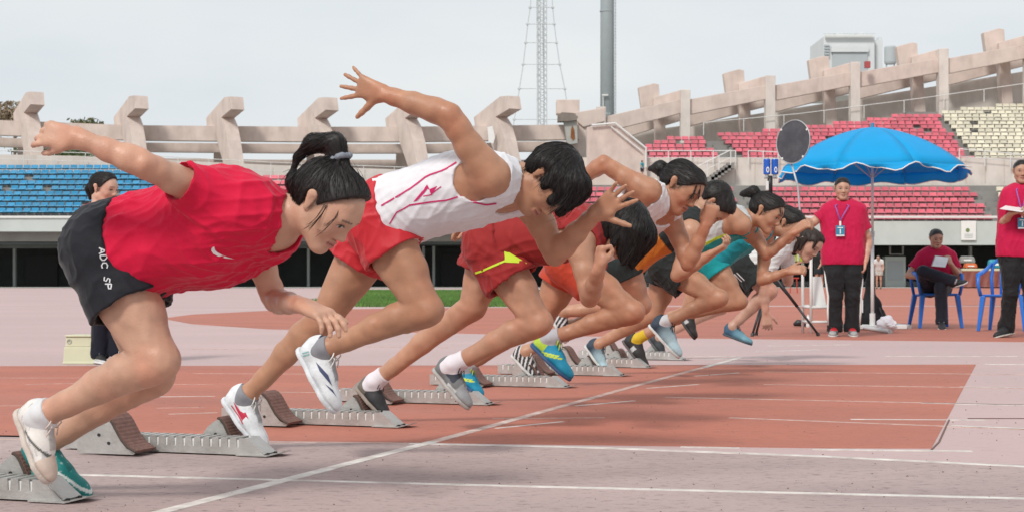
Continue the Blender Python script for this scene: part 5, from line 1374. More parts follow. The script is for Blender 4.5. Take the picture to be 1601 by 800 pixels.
def s7(q):
    col = np.tile(V(.03, .028, .028), (len(q), 1)); col[(q[:, 0] > .08) & (q[:, 0] < .11) & (q[:, 2] < .05)] = V(.5, .5, .5); return col
shoe(c, 'N', s7, (.05, .05, .05)); shoe(c, 'F', s7, (.12, .10, .10), sock=(.62, .42, .03), sockh=.075)

# ---- lane 8
L = Lane(TIPS[7])
J = joints(L, dict(pelvis=(1170, 408), hipN=(1168, 420), hipF=(1166, 422), knN=(1204, 456), anN=(1156, 508), heelN=(1130, 522), toeN=(1176, 539),
    knF=(1126, 480, .08), anF=(1042, 526, .09), heelF=(1014, 530, .09), toeF=(1038, 560, .09), shN=(1213, 394, -.12), elN=(1194, 446, -.12), wrN=(1197, 488, -.12), handN=((.15, 1, 0), (-.4, .0, 1), 1, dict(curls=[.5, .6, .7, .7], spread=.08)),
    shF=(1230, 386, .13), elF=(1232, 440, .22), wrF=(1226, 412, .3), handF=((-.2, -1, 0), (0, 1, .3), 1, LOOSE), neck=(1233, 378), head=((1264, 380), (.85, .62, -.42), (.62, -1, 0), 1.02)))
c = person('farthest runner in a white tee and black striped shorts with one arm hanging straight down', J, dict(bow=.03, leg=.95, arm=.95, torso=.9, skin=V(.52, .31, .23)), .007, 'runner', 'sprinters leaving their blocks')
shirt(c, 'tee', lambda P: np.tile(V(.70, .72, .72), (len(P), 1)), hem=.0, neckr=.07, loose=.03, amp=.009, seed=81, sleeve=.55)
so = shorts(c, lambda P: np.tile(V(.02, .024, .024), (len(P), 1)), t=.024, frac=.56, top=.16, flare=.035, amp=.008)
decal(c, so, [stripe([(1148, 428), (1160, 440)], 1.5, 6), stripe([(1152, 426), (1164, 438)], 1.5, 6)], V(.7, .7, .7), 'side_stripe')
hair(c, front=.080, extra=[((.0, -.08, .02), (.02, -.085, -.07), .018, .010, .01), ((-.03, -.078, .0), (-.01, -.082, -.10), .022, .012, .01), ((-.08, 0, .0), (-.05, 0, -.12), .05, .02, .02), ((.07, -.05, .05), (.085, -.06, .0), .014, .008, .01)], amp=.0007, low=-.1, colv=V(.035, .022, .018), nst=1000, slen=.10, flowfn=flow_fall(c, (-.02, 0, .11), .5))
def s8(q):
    t = np.clip((q[:, 0] - .05) / .13, 0, 1)[:, None]; return V(.04, .10, .17) * (1 - t) + V(.16, .34, .42) * t
shoe(c, 'N', s8, (.06, .08, .10), lace=M['lace_k']); shoe(c, 'F', lambda q: np.tile(V(.04, .045, .05), (len(q), 1)), (.1, .1, .1))
# ------------------------------------------------------------------ starting blocks (local x runs along the lane, 0 at the front tip; y is away from the camera)
def pad_support(name, x0, x1, hgt, yc, root):
    """D-shaped side plates under a curved pad that faces forward."""
    L_ = x1 - x0
    curve = [(x0 + L_ * .46, hgt), (x0 + L_ * .52, hgt * .985), (x0 + L_ * .60, hgt * .86), (x0 + L_ * .68, hgt * .62), (x0 + L_ * .76, hgt * .40), (x0 + L_ * .86, hgt * .22), (x1, hgt * .10)]
    side = [(x0, .004), (x0, hgt * .28), (x0 + L_ * .05, hgt * .50), (x0 + L_ * .16, hgt * .72), (x0 + L_ * .30, hgt * .88)] + [(x - .012, z - .006) for x, z in curve[:-1]] + [(x1 - .01, hgt * .08), (x1 - .02, .004)]
    m = MB()
    for y in (yc - .048, yc + .048): m.prism([(p[0], p[1]) for p in side], (0, y, 0), (1, 0, 0), (0, 0, 1), (0, 1, 0), .004)
    m.box(((x0 + x1) / 2, yc, .03), (L_ * .5, .09, .02))
    s_ = m.build(name, M['alu'], root)
    m = MB(); n = 26; P = np.array(curve); d = np.r_[0, np.cumsum(np.linalg.norm(np.diff(P, axis=0), axis=1))]
    # smooth pad ribbon with fine corrugation
    top, bot = [], []
    tt = np.linspace(0, d[-1], n); cx = np.interp(tt, d, P[:, 0]); cz = np.interp(tt, d, P[:, 1])
    for _ in range(3): cx[1:-1] = (cx[:-2] + 2 * cx[1:-1] + cx[2:]) / 4; cz[1:-1] = (cz[:-2] + 2 * cz[1:-1] + cz[2:]) / 4
    for i in range(n):
        a, b = max(i - 1, 0), min(i + 1, n - 1); t = nrm(V(cx[b] - cx[a], 0, cz[b] - cz[a])); nn = V(-t[2], 0, t[0]);
        rid = .0012 * (i % 2); top.append((cx[i] + nn[0] * (.007 + rid), cz[i] + nn[2] * (.007 + rid))); bot.append((cx[i] - nn[0] * .002, cz[i] - nn[2] * .002))
    w_ = .066
    vs = [];
    for y in (yc - w_, yc + w_):
        vs += [(p[0], y, p[1]) for p in top] + [(p[0], y, p[1]) for p in bot]
    fs = []
    for i in range(n - 1):
        fs += [(i, i + 1, 2 * n + i + 1, 2 * n + i), (n + i + 1, n + i, 3 * n + i, 3 * n + i + 1), (i + 1, i, n + i, n + i + 1), (2 * n + i, 2 * n + i + 1, 3 * n + i + 1, 3 * n + i)]
    fs += [(0, 2 * n, 3 * n, n), (n - 1, 2 * n - 1, 4 * n - 1, 3 * n - 1)]
    m.add(vs, fs); pd = m.build('pad', M['pad'], s_)
    for y in (yc - w_ - .001, yc + w_ + .001):
        m = MB(); m.tube([(cx[i], y, cz[i] + .002) for i in range(n)], .0045, 5); m.build('pad_edge', M['padedge'], s_)
    for (px_, pz_) in ((x0 + L_ * .36, hgt * .5), (x0 + L_ * .52, hgt * .3)):
        m = MB(); m.tube([(px_, yc - .0495, pz_), (px_, yc - .053, pz_)], .006, 8); m.build('bolt', M['black'], s_)
    return s_
def make_block(label):
    t = thing('starting_block', label, 'starting block', (0, 0, 0), 0, 'starting blocks along the start line')
    # toothed rail: base channel, side plates with slots
    y0 = .047
    xs0, xs1 = -.88, -.13
    m = MB(); m.box(((xs0 + xs1) / 2, 0, .012), (xs1 - xs0, 2 * y0 - .006, .012)); m.build('rail_base', M['alu'], t)
    for y in (-y0, y0):
        m = MB(); prof = [(-.88, .003), (-.055, .003), (-.125, .062)]; x = -.155
        while x > -.86:
            prof += [(x, .062), (x - .002, .030), (x - .006, .026), (x - .010, .030), (x - .012, .062)]; x -= .036
        prof += [(-.88, .062)]
        m.prism(prof, (0, y, 0), (1, 0, 0), (0, 0, 1), (0, 1, 0), .0045); m.build('rail_side', M['alu'], t)
    m = MB(); m.box((-.51, 0, .032), (.72, 2 * y0 - .0065, .046)); m.build('slot_light_core', M['alui'], t)  # filler added behind the slots, pale so they look lit inside
    m = MB(); x = -.170
    while x > -.85:
        m.box((x - .010, 0, .0607), (.021, 2 * y0 - .0075, .003)); x -= .036
    m.build('rail_teeth', M['alu'], t)
    m = MB(); a = V(-.128, 0, .060); b = V(-.058, 0, .008)
    m.hexa([(-.058, -y0 + .003, .006), (-.054, -y0 + .003, .009), (-.054, y0 - .003, .009), (-.058, y0 - .003, .006)], [(-.128, -y0 + .003, .060), (-.124, -y0 + .003, .063), (-.124, y0 - .003, .063), (-.128, y0 - .003, .060)])
    m.build('sloping_nose', M['alu'], t)
    m = MB(); m.hexa([(-.16, -.065, .001), (-.04, -.065, .001), (-.04, .065, .001), (-.16, .065, .001)], [(-.16, -.065, .005), (-.04, -.065, .005), (-.04, .065, .005), (-.16, .065, .005)])
    m.hexa([(-.0405, -.065, .001), (.0, -.02, .012), (.0, .05, .012), (-.0405, .065, .001)], [(-.0405, -.065, .005), (.0, -.02, .016), (.0, .05, .016), (-.0405, .065, .005)]); m.build('spike_plate', M['alu'], t)
    for y in (-.03, .03):
        m = MB(); m.tube([(-.05, y, .004), (-.05, y, .011)], .006, 8); m.build('bolt', M['black'], t)
    pad_support('pedal', -.380, -.210, .118, .13, t)
    pad_support('pedal', -.735, -.485, .142, -.13, t)
    m = MB(); m.hexa([(-.44, .20, .004), (-.36, .19, .004), (-.36, .25, .004), (-.44, .26, .010)], [(-.44, .20, .008), (-.36, .19, .008), (-.36, .25, .008), (-.44, .26, .016)]); m.build('spike_plate', M['alu'], t)
    return t
BL = ['metal starting block nearest the camera under the teal shoe, cut by the left edge', 'metal starting block with a red-marked white shoe on its front pedal', 'starting block behind the second one, below the swinging white shoe with navy marks',
      'starting block under the grey spiked shoe with white sock', 'starting block under the striped zebra shoe', 'starting block under the dark shoe fading to pale blue', 'starting block under the black shoe with the yellow sock', 'farthest starting block on the pale track band']
B0 = make_block(BL[0])
for i, tp in enumerate(TIPS):
    b = B0 if i == 0 else copy_tree(B0)
    b['label'] = BL[i]; p = gnd(*tp); b.location = (p[0], p[1], .0035); b.rotation_euler = (0, 0, -TH)
# ------------------------------------------------------------------ officials
class Plane:                             # joints of a person who faces the camera: pixel + depth offset at distance Y
    def __init__(s, Y): s.Y = Y
    def __call__(s, px, py, o=0.0): return at(px, py, s.Y + o)
def wjoints(L, d):
    J = {}
    for k, v in d.items():
        if k == 'head': J[k] = Head(L(*v[0]), v[1], v[2], v[3] if len(v) > 3 else 1.0)
        elif k.startswith('hand'): J[k] = ((nrm(v[0]), nrm(v[1]), v[2]), v[3])
        elif k in ('back',): J[k] = np.array(v, float)
        else: J[k] = L(*v)
    for s_ in 'NF':
        if 'heel' + s_ in J:
            x = nrm(J['toe' + s_] - J['heel' + s_]); u = J['an' + s_] - J['heel' + s_]; J['up' + s_] = nrm(u - x * (u @ x)); ln = np.linalg.norm(J['toe' + s_] - J['heel' + s_]); J['an' + s_] = J['heel' + s_] + x * .056 * ln / .265 + J['up' + s_] * .090 * max(ln / .265, .86)
    return J
OFFRED = V(.50, .008, .06)
def offcol(P): return np.tile(OFFRED, (len(P), 1)) * (1 + folds(P, .05, 20, 8))[:, None]
BLK = V(.014, .014, .016)
def collar(c, col_, name='collar'):
    H, nk = c['H'], c['spine'](1.0); ax = nrm(H.w(-.03, 0, -.06) - nk); m = MB(); n = 18; R1, R2 = .074 * c['g'], .100 * c['g']
    e1 = nrm(np.cross(ax, c['back'])); e2 = np.cross(ax, e1)
    vs = []; fs = []
    for i in range(n + 1):
        a = math.radians(20 + 320 * i / n) - math.pi / 2; d = e1 * math.cos(a) + e2 * math.sin(a)
        if (d @ c['back']) < -.94: pass
        vs += [nk + d * R1 + ax * .062, nk + d * R2 + ax * .030, nk + d * (R1 - .005) + ax * .03]
    for i in range(n): fs += [(3 * i, 3 * i + 3, 3 * i + 4, 3 * i + 1), (3 * i + 2, 3 * i + 5, 3 * i + 3, 3 * i)]
    m.add(vs, fs); return m.build(name, col_, c['root'], smooth=True, off=c['base'])
M['redcloth'] = mat('red_polo_collar', (.55, .008, .05), .7, .05, 20); M['lany'] = mat('violet_lanyard', (.22, .14, .50), .6, .1, 40)
M['card'] = mat('teal_id_card', (.03, .22, .35), .4, .08, 40); M['cardw'] = mat('white_card', (.75, .76, .75), .4)
def lanyard(c, a, b, low, card):
    H = c['H']; m = MB(); nk = c['spine'](1.0)
    for p in (a, b):
        m2 = MB(); m2.tube([nk + (p - nk) * .2 + c['back'] * .05 + V(0, 0, .05), p, low], .006, 5); o = m2.build('lanyard', M['lany'], c['root'], smooth=True, off=c['base'])
    m = MB(); m.box(low - V(0, 0.006, .03), (.02, .006, .05)); m.build('clip', M['cardw'], c['root'], off=c['base'])
    m = MB(); m.box(low - V(0, .006, .11), (.095, .005, .115)); cdo = m.build('badge', M['card'], c['root'], off=c['base'])
    m = MB(); m.box(low - V(0, .0105, .115), (.012, .003, .05)); m.box(low - V(0, .0105, .075), (.06, .003, .010)); m.box(low - V(0, .0105, .158), (.086, .003, .014)); m.build('badge_print', M['cardw'], cdo, off=c['base'])
MAN = dict(prof=[(0, .085, .105), (.12, .09, .11), (.25, .088, .112), (.4, .085, .112), (.55, .088, .112), (.7, .098, .11), (.83, .10, .098), (.93, .09, .072), (1.0, .035, .06)])
# man by the umbrella
L = Plane(17.5)
J = wjoints(L, dict(pelvis=(1318, 409), hipN=(1305, 415), hipF=(1331, 415), knN=(1306, 463, -.03), knF=(1333, 463, -.03), anN=(1305, 511, .0), anF=(1332, 511, .0), heelN=(1305.5, 521.5, .07), toeN=(1301.5, 526, -.19), heelF=(1331, 521.5, .07), toeF=(1335, 526, -.19),
    shN=(1295, 329, 0), elN=(1268, 351, .02), wrN=(1252, 341, -.12), handN=((-.5, -.5, .7), (-.8, .1, -.5), 1, dict(curls=[1.1, 1.2, 1.2, 1.2], spread=.02, tcurl=.8)),
    shF=(1344, 329, 0), elF=(1358, 377, .04), wrF=(1353, 408, -.06), handF=((-.12, -.15, -1), (-1, .2, 0), 1, dict(curls=.45, spread=.04)),
    neck=(1318, 322, .02), head=((1317, 294, -.02), (-.06, -1, -.06), (0, -.06, 1), 1.0), back=(0, 1, 0)))
c = person('stocky man in a red polo and black track trousers standing beside the umbrella pole', J, dict(bow=.0, leg=1.08, arm=1.08, torso=1.03, g=1.0, skin=V(.52, .31, .22), **MAN), .006, 'official', 'officials in red polos')
s_ = shirt(c, 'polo', offcol, hem=-.06, neckr=.066, loose=.0, amp=.006, seed=101, sleeve=.62, t=.026)
trousers(c, lambda P: np.tile(BLK, (len(P), 1)), top=.02, flare=.03, amp=.010)
def capf(c, size=.945): hair(c, front=.086, size=size, low=-.05, amp=.0006, h=.0045, line=.060, nst=900, slen=.022, slift=.003, sfly=.5, flowfn=flow_fall(c, (-.03, 0, .10), .1))
capf(c); collar(c, M['redcloth'])
lanyard(c, at(1306, 322, 17.37), at(1327, 322, 17.37), at(1313.5, 345, 17.34), None)
def sA(q):
    col = np.tile(V(.17, .16, .16), (len(q), 1)); col[(q[:, 2] > .055)] = V(.55, .02, .03); col[(q[:, 0] > .21)] = V(.35, .35, .35); return col
for s_ in 'NF': shoe(c, s_, sA, (.62, .62, .60), lace=M['lace_w'])
for sx, e in ((-1, 'N'), (1, 'F')):
    m = MB(); hp, kn, an = J['hip' + e], J['kn' + e], J['an' + e]
    m.tube([hp + V(sx * .108, -.02, -.03), lerp(hp, kn, .5) + V(sx * .104, -.03, 0), kn + V(sx * .082, -.03, 0), lerp(kn, an, .5) + V(sx * .084, -.03, 0), an + V(sx * .075, -.03, .01)], .012, 5); m.build('trouser_stripe', M['white'], c['root'], smooth=True, off=c['base'])

# man at the right edge
L = Plane(17.2)
J = wjoints(L, dict(pelvis=(1592, 398), hipN=(1580, 404), hipF=(1605, 404), knN=(1580, 458, -.04), knF=(1612, 460, -.05), anN=(1577, 510, .05), anF=(1615, 512, .0), heelN=(1585, 522, .06), toeN=(1556, 528, -.13), heelF=(1612, 523, .05), toeF=(1620, 527, -.2),
    shN=(1577, 305, -.02), elN=(1568, 349, -.02), wrN=(1580, 335, -.22), handN=((.85, -.4, .2), (.2, -.1, 1), -1, dict(curls=.5, spread=.06)),
    shF=(1624, 306, .04), elF=(1634, 350, -.02), wrF=(1612, 338, -.22), handF=((-.9, -.3, .15), (0, .1, 1), 1, dict(curls=.5, spread=.06)),
    neck=(1598, 297, .02), head=((1597, 267, -.01), (-.16, -1, -.05), (0, -.05, 1), 1.03), back=(-.15, 1, 0)))
c = person('man in a red polo at the right edge holding a sheet of paper', J, dict(bow=.0, leg=1.06, arm=1.06, torso=1.05, skin=V(.50, .29, .20), **MAN), .006, 'official', 'officials in red polos')
shirt(c, 'polo', offcol, hem=-.05, neckr=.066, loose=.0, amp=.006, seed=111, sleeve=.5, t=.026)
trousers(c, lambda P: np.tile(BLK, (len(P), 1)), top=.02, flare=.034, amp=.010)
capf(c); collar(c, M['redcloth'])
lanyard(c, at(1589, 297, 17.06), at(1605, 297, 17.06), at(1598, 333, 17.02), None)
for s_ in 'NF': shoe(c, s_, lambda q: np.tile(V(.02, .02, .022), (len(q), 1)), (.5, .48, .44), lace=M['lace_k'])
pa = thing('paper_sheet', 'white paper held by the man at the right edge', 'paper', at(1590, 328, 16.9))
m = MB(); q = [at(1563, 327, 16.86), at(1598, 332, 16.84), at(1606, 326, 17.06), at(1572, 322, 17.08)]
m.hexa(q, [p + V(0, 0, .003) for p in q]); m.build('sheet', M['cardw'], pa, off=at(1590, 328, 16.9))

# seated man
L = Plane(20.4)
J = wjoints(L, dict(pelvis=(1463, 448, .05), hipN=(1453, 451, -.02), hipF=(1474, 451, -.02), knN=(1444, 424, -.40), knF=(1471, 450, -.48), anN=(1486, 441, -.52), anF=(1472, 504, -.46), heelN=(1488, 449, -.50), toeN=(1513, 441, -.62), heelF=(1472, 512.5, -.40), toeF=(1473, 516, -.66),
    shN=(1441, 401, .03), elN=(1420, 430, .0), wrN=(1443, 433, -.2), handN=((.8, -.5, .15), (0, -.4, -1), -1, dict(curls=.7, spread=.05)),
    shF=(1487, 400, .03), elF=(1501, 432, -.06), wrF=(1487, 413, -.30), handF=((-.35, -.15, .9), (-.7, .7, .2), 1, dict(curls=.9, spread=.05)),
    neck=(1464, 392, .03), head=((1464, 372, -.03), (.02, -1, -.16), (0, -.16, 1), .98), back=(0, 1, .1)))
c = person('man in a red polo sitting cross legged on the blue chair with a clipboard', J, dict(bow=.01, leg=1.0, arm=1.0, torso=.98, skin=V(.50, .30, .21), scalp=V(.09, .085, .08), **MAN), .0068, 'official', 'officials in red polos')
shirt(c, 'polo', offcol, hem=-.02, neckr=.064, loose=.0, amp=.006, seed=121, sleeve=.66, t=.014)
trousers(c, lambda P: np.tile(V(.016, .018, .028), (len(P), 1)), top=.12, flare=.02, amp=.006)
hair(c, front=.086, size=.945, low=-.045, amp=.0006, h=.005, line=.064, nst=700, slen=.018, slift=.003, sfly=.5, flowfn=flow_fall(c, (-.03, 0, .10), .1), colv=V(.05, .048, .046)); collar(c, M['redcloth'])
for s_ in 'NF': shoe(c, s_, lambda q: np.tile(V(.03, .03, .034), (len(q), 1)), (.72, .72, .70), lace=M['lace_w'], sock=(.7, .7, .7) if s_ == 'N' else None)
cb = thing('clipboard', 'pale clipboard held by the seated man', 'clipboard', at(1468, 410, 19.95)); cbo = at(1468, 410, 19.95)
m = MB(); q = [at(1456, 416, 19.98), at(1478, 418, 19.98), at(1484, 402, 20.08), at(1462, 399, 20.08)]
m.hexa([p + V(0, .012, 0) for p in q], q); m.build('board', mat('grey_board', (.30, .32, .33), .5), cb, off=cbo)
m = MB(); m.hexa([lerp(p, sum(q) / 4, .08) - V(0, .0, 0) for p in q], [lerp(p, sum(q) / 4, .08) - V(0, .012, 0) for p in q]); m.build('paper', M['cardw'], cb, off=cbo)

# woman behind the front runner
L = Plane(12.0)
J = wjoints(L, dict(pelvis=(170, 428), hipN=(162, 434), hipF=(182, 434), knN=(160, 490, -.05), knF=(184, 492, -.03), anN=(154, 552, .0), anF=(184, 552, .0), heelN=(146, 567, .02), toeN=(166, 570, -.16), heelF=(178, 567, .04), toeF=(204, 570, -.16),
    shN=(134, 350, -.03), elN=(146, 400, .06), wrN=(165, 430, -.05), handN=((.4, -.2, -.9), (.5, .5, 0), 1, dict(curls=.4, spread=.05)), shF=(180, 350, .06), elF=(196, 395, .0), wrF=(186, 430, -.1), handF=((-.1, -.2, -.9), (-.5, .5, 0), 1, dict(curls=.4, spread=.05)),
    neck=(153, 333), head=((163, 294), (.90, -.42, -.12), (.10, -.05, 1), 1.0), back=(-.6, .8, 0)))
c = person('woman in a red polo with tied back hair looking right behind the front runner', J, dict(bow=.0, leg=.9, arm=.92, torso=.95, skin=V(.60, .37, .28)), .006, 'official', 'officials in red polos')
shirt(c, 'polo', offcol, hem=-.05, neckr=.062, loose=.0, amp=.005, seed=131, sleeve=.6, t=.014)
trousers(c, lambda P: np.tile(V(.012, .014, .025), (len(P), 1)), top=.14, flare=.012, amp=.005)
hair(c, front=.070, extra=[((-.09, 0, .01), (-.125, 0, -.02), .036, .04, .02), ((-.125, 0, -.02), (-.12, 0, -.09), .038, .014, .02)], amp=.0007, low=-.08, nst=1200, slen=.08, flowfn=flow_to(c, (-.1, 0, .0))); collar(c, M['redcloth'])
m = MB(); p = c['H'].w(-.098, 0, .02); m.tube([p + c['H'].u * .045, p + c['H'].f * .003, p - c['H'].u * .05], .009, 6); m.build('hair_tie', M['cardw'], c['root'], smooth=True, off=c['base'])
for s_ in 'NF': shoe(c, s_, lambda q: np.where((q[:, 2] < .03)[:, None], V(.6, .6, .6), V(.03, .03, .03)), (.66, .66, .64), lace=M['lace_w'])
# distant people
def far_person(label, Y, feet, top, colT, colB, skin=V(.48, .3, .22), h=.016, face=(.6, -.8, 0), lean=0.0):
    q = Y / FPX; b = at(feet[0], feet[1], Y); hh = (feet[1] - top) * q; k = hh / 1.72
    f = nrm(face); l = np.cross(UP, f)
    w = lambda x, y, z: b + (f * x + l * y + UP * z) * k
    J = dict(pelvis=w(0, 0, .93), hipN=w(0, -.085, .90), hipF=w(0, .085, .90), knN=w(.04, -.09, .48), knF=w(-.02, .09, .48), anN=w(.02, -.09, .08), anF=w(-.08, .09, .09), heelN=w(-.04, -.09, 0.01), toeN=w(.2, -.09, 0.01), heelF=w(-.14, .09, .01), toeF=w(.10, .09, .01),
             upN=UP, upF=UP, shN=w(lean * .5, -.18, 1.40 - lean * .12), elN=w(lean * .6 + .02, -.23, 1.12 - lean * .2), wrN=w(lean * .7 + .16, -.20, .92 - lean * .1), shF=w(lean * .5, .18, 1.40 - lean * .12), elF=w(lean * .6, .24, 1.12 - lean * .2), wrF=w(lean * .7 + .14, .21, .90 - lean * .1),
             neck=w(lean * .55, 0, 1.46 - lean * .14), head=Head(w(lean * .75 + .02, 0, 1.60 - lean * .22), f, UP, k), back=-f)
    c = person(label, J, dict(bow=0, g=k, torso=k, leg=1, arm=1, skin=skin), h * k, 'person')
    shirt(c, 'tee', lambda P: np.tile(np.array(colT), (len(P), 1)), hem=-.05, neckr=.07 * k, loose=0, amp=0, seed=5)
    shorts(c, lambda P: np.tile(np.array(colB), (len(P), 1)), frac=.6, amp=0)
    hair(c, front=.075, amp=0, h=h * k); shoe(c, 'N', V(.05, .05, .05), (.4, .4, .4), h=h * k * .8); shoe(c, 'F', V(.05, .05, .05), (.4, .4, .4), h=h * k * .8)
    return c
far_person('tiny child in a teal shirt on the concourse by the wing wall', 103.2, (1004, 279.5), 251, (.02, .30, .36), (.03, .03, .04), face=(.9, -.5, 0))
far_person('distant person in black shorts and top walking across the infield', 68, (1281, 456), 384, (.02, .03, .03), (.02, .03, .035), face=(-.7, -.7, 0), lean=.35)
far_person('distant person in white standing by the dark recess behind the umbrella pole', 82, (1374, 451.6), 396, (.66, .68, .66), (.5, .5, .46), face=(-.3, -.95, 0), lean=.4)

# ------------------------------------------------------------------ umbrella
UYD = 19.6
ub = at(1364, 0, UYD); ub[2] = 0
um = thing('beach_umbrella', 'large bright blue umbrella with white edging on a steel pole', 'umbrella', ub)
zt = at(1362, 199, UYD)[2]; zr = at(1362, 262, UYD)[2]; Rr = 1.115
m = MB(); m.tube([(0, 0, .05), (0, 0, 1.15)], .021, 10); m.tube([(0, 0, 1.15), (0, 0, zt - .02)], .016, 10); m.build('pole', M['whitem'], um, smooth=True)
m = MB(); m.tube([(0, 0, 1.12), (0, 0, 1.18)], .026, 10); m.build('pole_joint', M['galv'], um)
m = MB(); m.tube([(0, 0, zt - .02), (0, 0, zt + .05)], [.03, .018], 8); m.build('finial', mat('teal_finial', (.02, .20, .35), .5), um)
NR = 8; rot = math.radians(12)
tiltv = lambda x, y, z: (x, y, z + .0 * x)
def canopy_z(r): return zt - (zt - zr) * (.80 * (r / Rr) ** 1.5 + .20 * (r / Rr) ** 4)
for k in range(NR):
    vs = []; fs = []; nr_, na = 9, 7
    for i in range(nr_):
        r = Rr * i / (nr_ - 1)
        for j in range(na):
            u = j / (na - 1); a = rot + 2 * math.pi * (k + u) / NR; s_ = math.sin(math.pi * u)
            rr_ = r * (1 - .05 * s_ * (i / (nr_ - 1)))
            vs.append((rr_ * math.cos(a), rr_ * math.sin(a), canopy_z(r) - .030 * s_ * (i / (nr_ - 1)) * (1 - .5 * i / (nr_ - 1))))
    for i in range(nr_ - 1):
        for j in range(na - 1): fs.append((i * na + j, (i + 1) * na + j, (i + 1) * na + j + 1, i * na + j + 1))
    mm_ = MB(); mm_.add(vs, fs); o = mm_.build('canopy_panel', M['bluecan'], um, smooth=True)
    so_ = o.modifiers.new('thick', 'SOLIDIFY'); so_.thickness = .004; so_.offset = 0
    # hanging valance with its white edge, blown about by the wind
    vs = []; fs = []; nv = 13; base = []
    for j in range(nv):
        u = j / (nv - 1); a = rot + 2 * math.pi * (k + u) / NR; s_ = math.sin(math.pi * u)
        rr_ = Rr * (1 - .05 * s_) + .002; z = canopy_z(Rr) - .015 * s_ ; ph = k * 1.7
        sw_ = .05 * math.sin(5 * u + ph) + .03 * math.sin(13 * u + 2 * ph)
        near_ = math.sin(a) < -.15; dr = .03 + sw_ * (.9 if near_ else .5); dz = (.055 + .035 * math.sin(8 * u + ph) + .018 * math.sin(17 * u + 2.3 * ph)) if near_ else .13 + .025 * math.sin(9 * u + ph)
        for q_ in range(4):
            f_ = q_ / 3; vs.append(((rr_ + dr * f_ * f_) * math.cos(a), (rr_ + dr * f_ * f_) * math.sin(a), z - dz * f_))
        base.append(vs[-1])
    for j in range(nv - 1):
        for q_ in range(3): fs.append((4 * j + q_, 4 * j + q_ + 1, 4 * j + q_ + 5, 4 * j + q_ + 4))
    mm_ = MB(); mm_.add(vs, fs); o = mm_.build('valance', M['bluecan'], um, smooth=True); so_ = o.modifiers.new('thick', 'SOLIDIFY'); so_.thickness = .003; so_.offset = 0
    mm_ = MB(); mm_.tube([V(*vs[4 * j + 3]) * 1.002 for j in range(nv)], .0075, 5); mm_.build('white_edging', M['white'], o, smooth=True)
    mm_ = MB(); a = rot + 2 * math.pi * k / NR; mm_.tube([(r * math.cos(a), r * math.sin(a), canopy_z(r) - .012) for r in np.linspace(.02, Rr, 9)], .005, 5); mm_.build('rib', M['galv'], um, smooth=True)
    mm_ = MB(); mm_.tube([(.02 * math.cos(a), .02 * math.sin(a), zr - .12), (Rr * .52 * math.cos(a), Rr * .52 * math.sin(a), canopy_z(Rr * .52) - .015)], .005, 5); mm_.build('stretcher', M['galv'], um)
# cross base of the umbrella
for a, l in ((0.1, .42), (math.pi + .1, .42), (1.67, .35), (-1.47, .35)):
    mm_ = MB(); mm_.box((math.cos(a) * l / 2, math.sin(a) * l / 2, .035), (l, .07, .05), np.array([[math.cos(a), -math.sin(a), 0], [math.sin(a), math.cos(a), 0], [0, 0, 1]])); mm_.build('base_foot', M['whitem'], um, bevel=.008)
mm_ = MB(); mm_.tube([(0, 0, .055), (0, 0, .20)], .034, 10); mm_.build('base_socket', M['whitem'], um)

# ------------------------------------------------------------------ blue plastic armchairs
def make_chair():
    t = thing('plastic_chair', '', 'chair', (0, 0, 0), 0, 'blue plastic chairs'); mt = M['bluechair']
    m = MB(); m.hexa([(-.22, -.22, .40), (.22, -.22, .40), (.19, .20, .385), (-.19, .20, .385)], [(-.23, -.23, .43), (.23, -.23, .43), (.20, .21, .415), (-.20, .21, .415)]); m.build('seat', mt, t, bevel=.012)
    for sx in (-1, 1):
        for (x, y, bx_, by) in ((.22, -.21, .265, -.25), (.19, .19, .245, .26)):
            m = MB(); m.hexa([(sx * bx_ - .018, by - .018, .0), (sx * bx_ + .018, by - .018, 0), (sx * bx_ + .018, by + .018, 0), (sx * bx_ - .018, by + .018, 0)], [(sx * x - .03, y - .03, .41), (sx * x + .03, y - .03, .41), (sx * x + .03, y + .03, .41), (sx * x - .03, y + .03, .41)]); m.build('leg', mt, t, bevel=.006)
        m = MB(); m.tube([(sx * .245, -.22, .41), (sx * .275, -.235, .55), (sx * .28, -.20, .655), (sx * .278, -.05, .675), (sx * .262, .16, .72), (sx * .225, .26, .79)], [.022, .020, .026, .028, .024, .018], 8); m.build('armrest', mt, t, smooth=True)
    m = MB()
    m.tube([(-.20, .20, .41), (-.225, .255, .62), (-.21, .28, .78), (-.14, .295, .855), (0, .30, .875), (.14, .295, .855), (.21, .28, .78), (.225, .255, .62), (.20, .20, .41)], .020, 8); m.build('back_frame', mt, t, smooth=True)
    for x in (-.12, -.06, 0, .06, .12):
        m = MB(); m.tube([(x * .85, .205, .415), (x, .265, .64), (x, .295, .86 - abs(x) * .12)], .015, 6); m.build('back_slat', mt, t, smooth=True)
    return t
ch = make_chair(); ch['label'] = 'blue plastic armchair under the seated man'
p = at(1461, 0, 20.4); ch.location = (p[0], p[1] + .0, .004); ch.rotation_euler = (0, 0, .06)
c2 = copy_tree(ch); c2['label'] = 'empty blue plastic armchair behind the man at the right edge'
p = at(1573, 0, 19.2); c2.location = (p[0], p[1], .004); c2.rotation_euler = (0, 0, -.5)

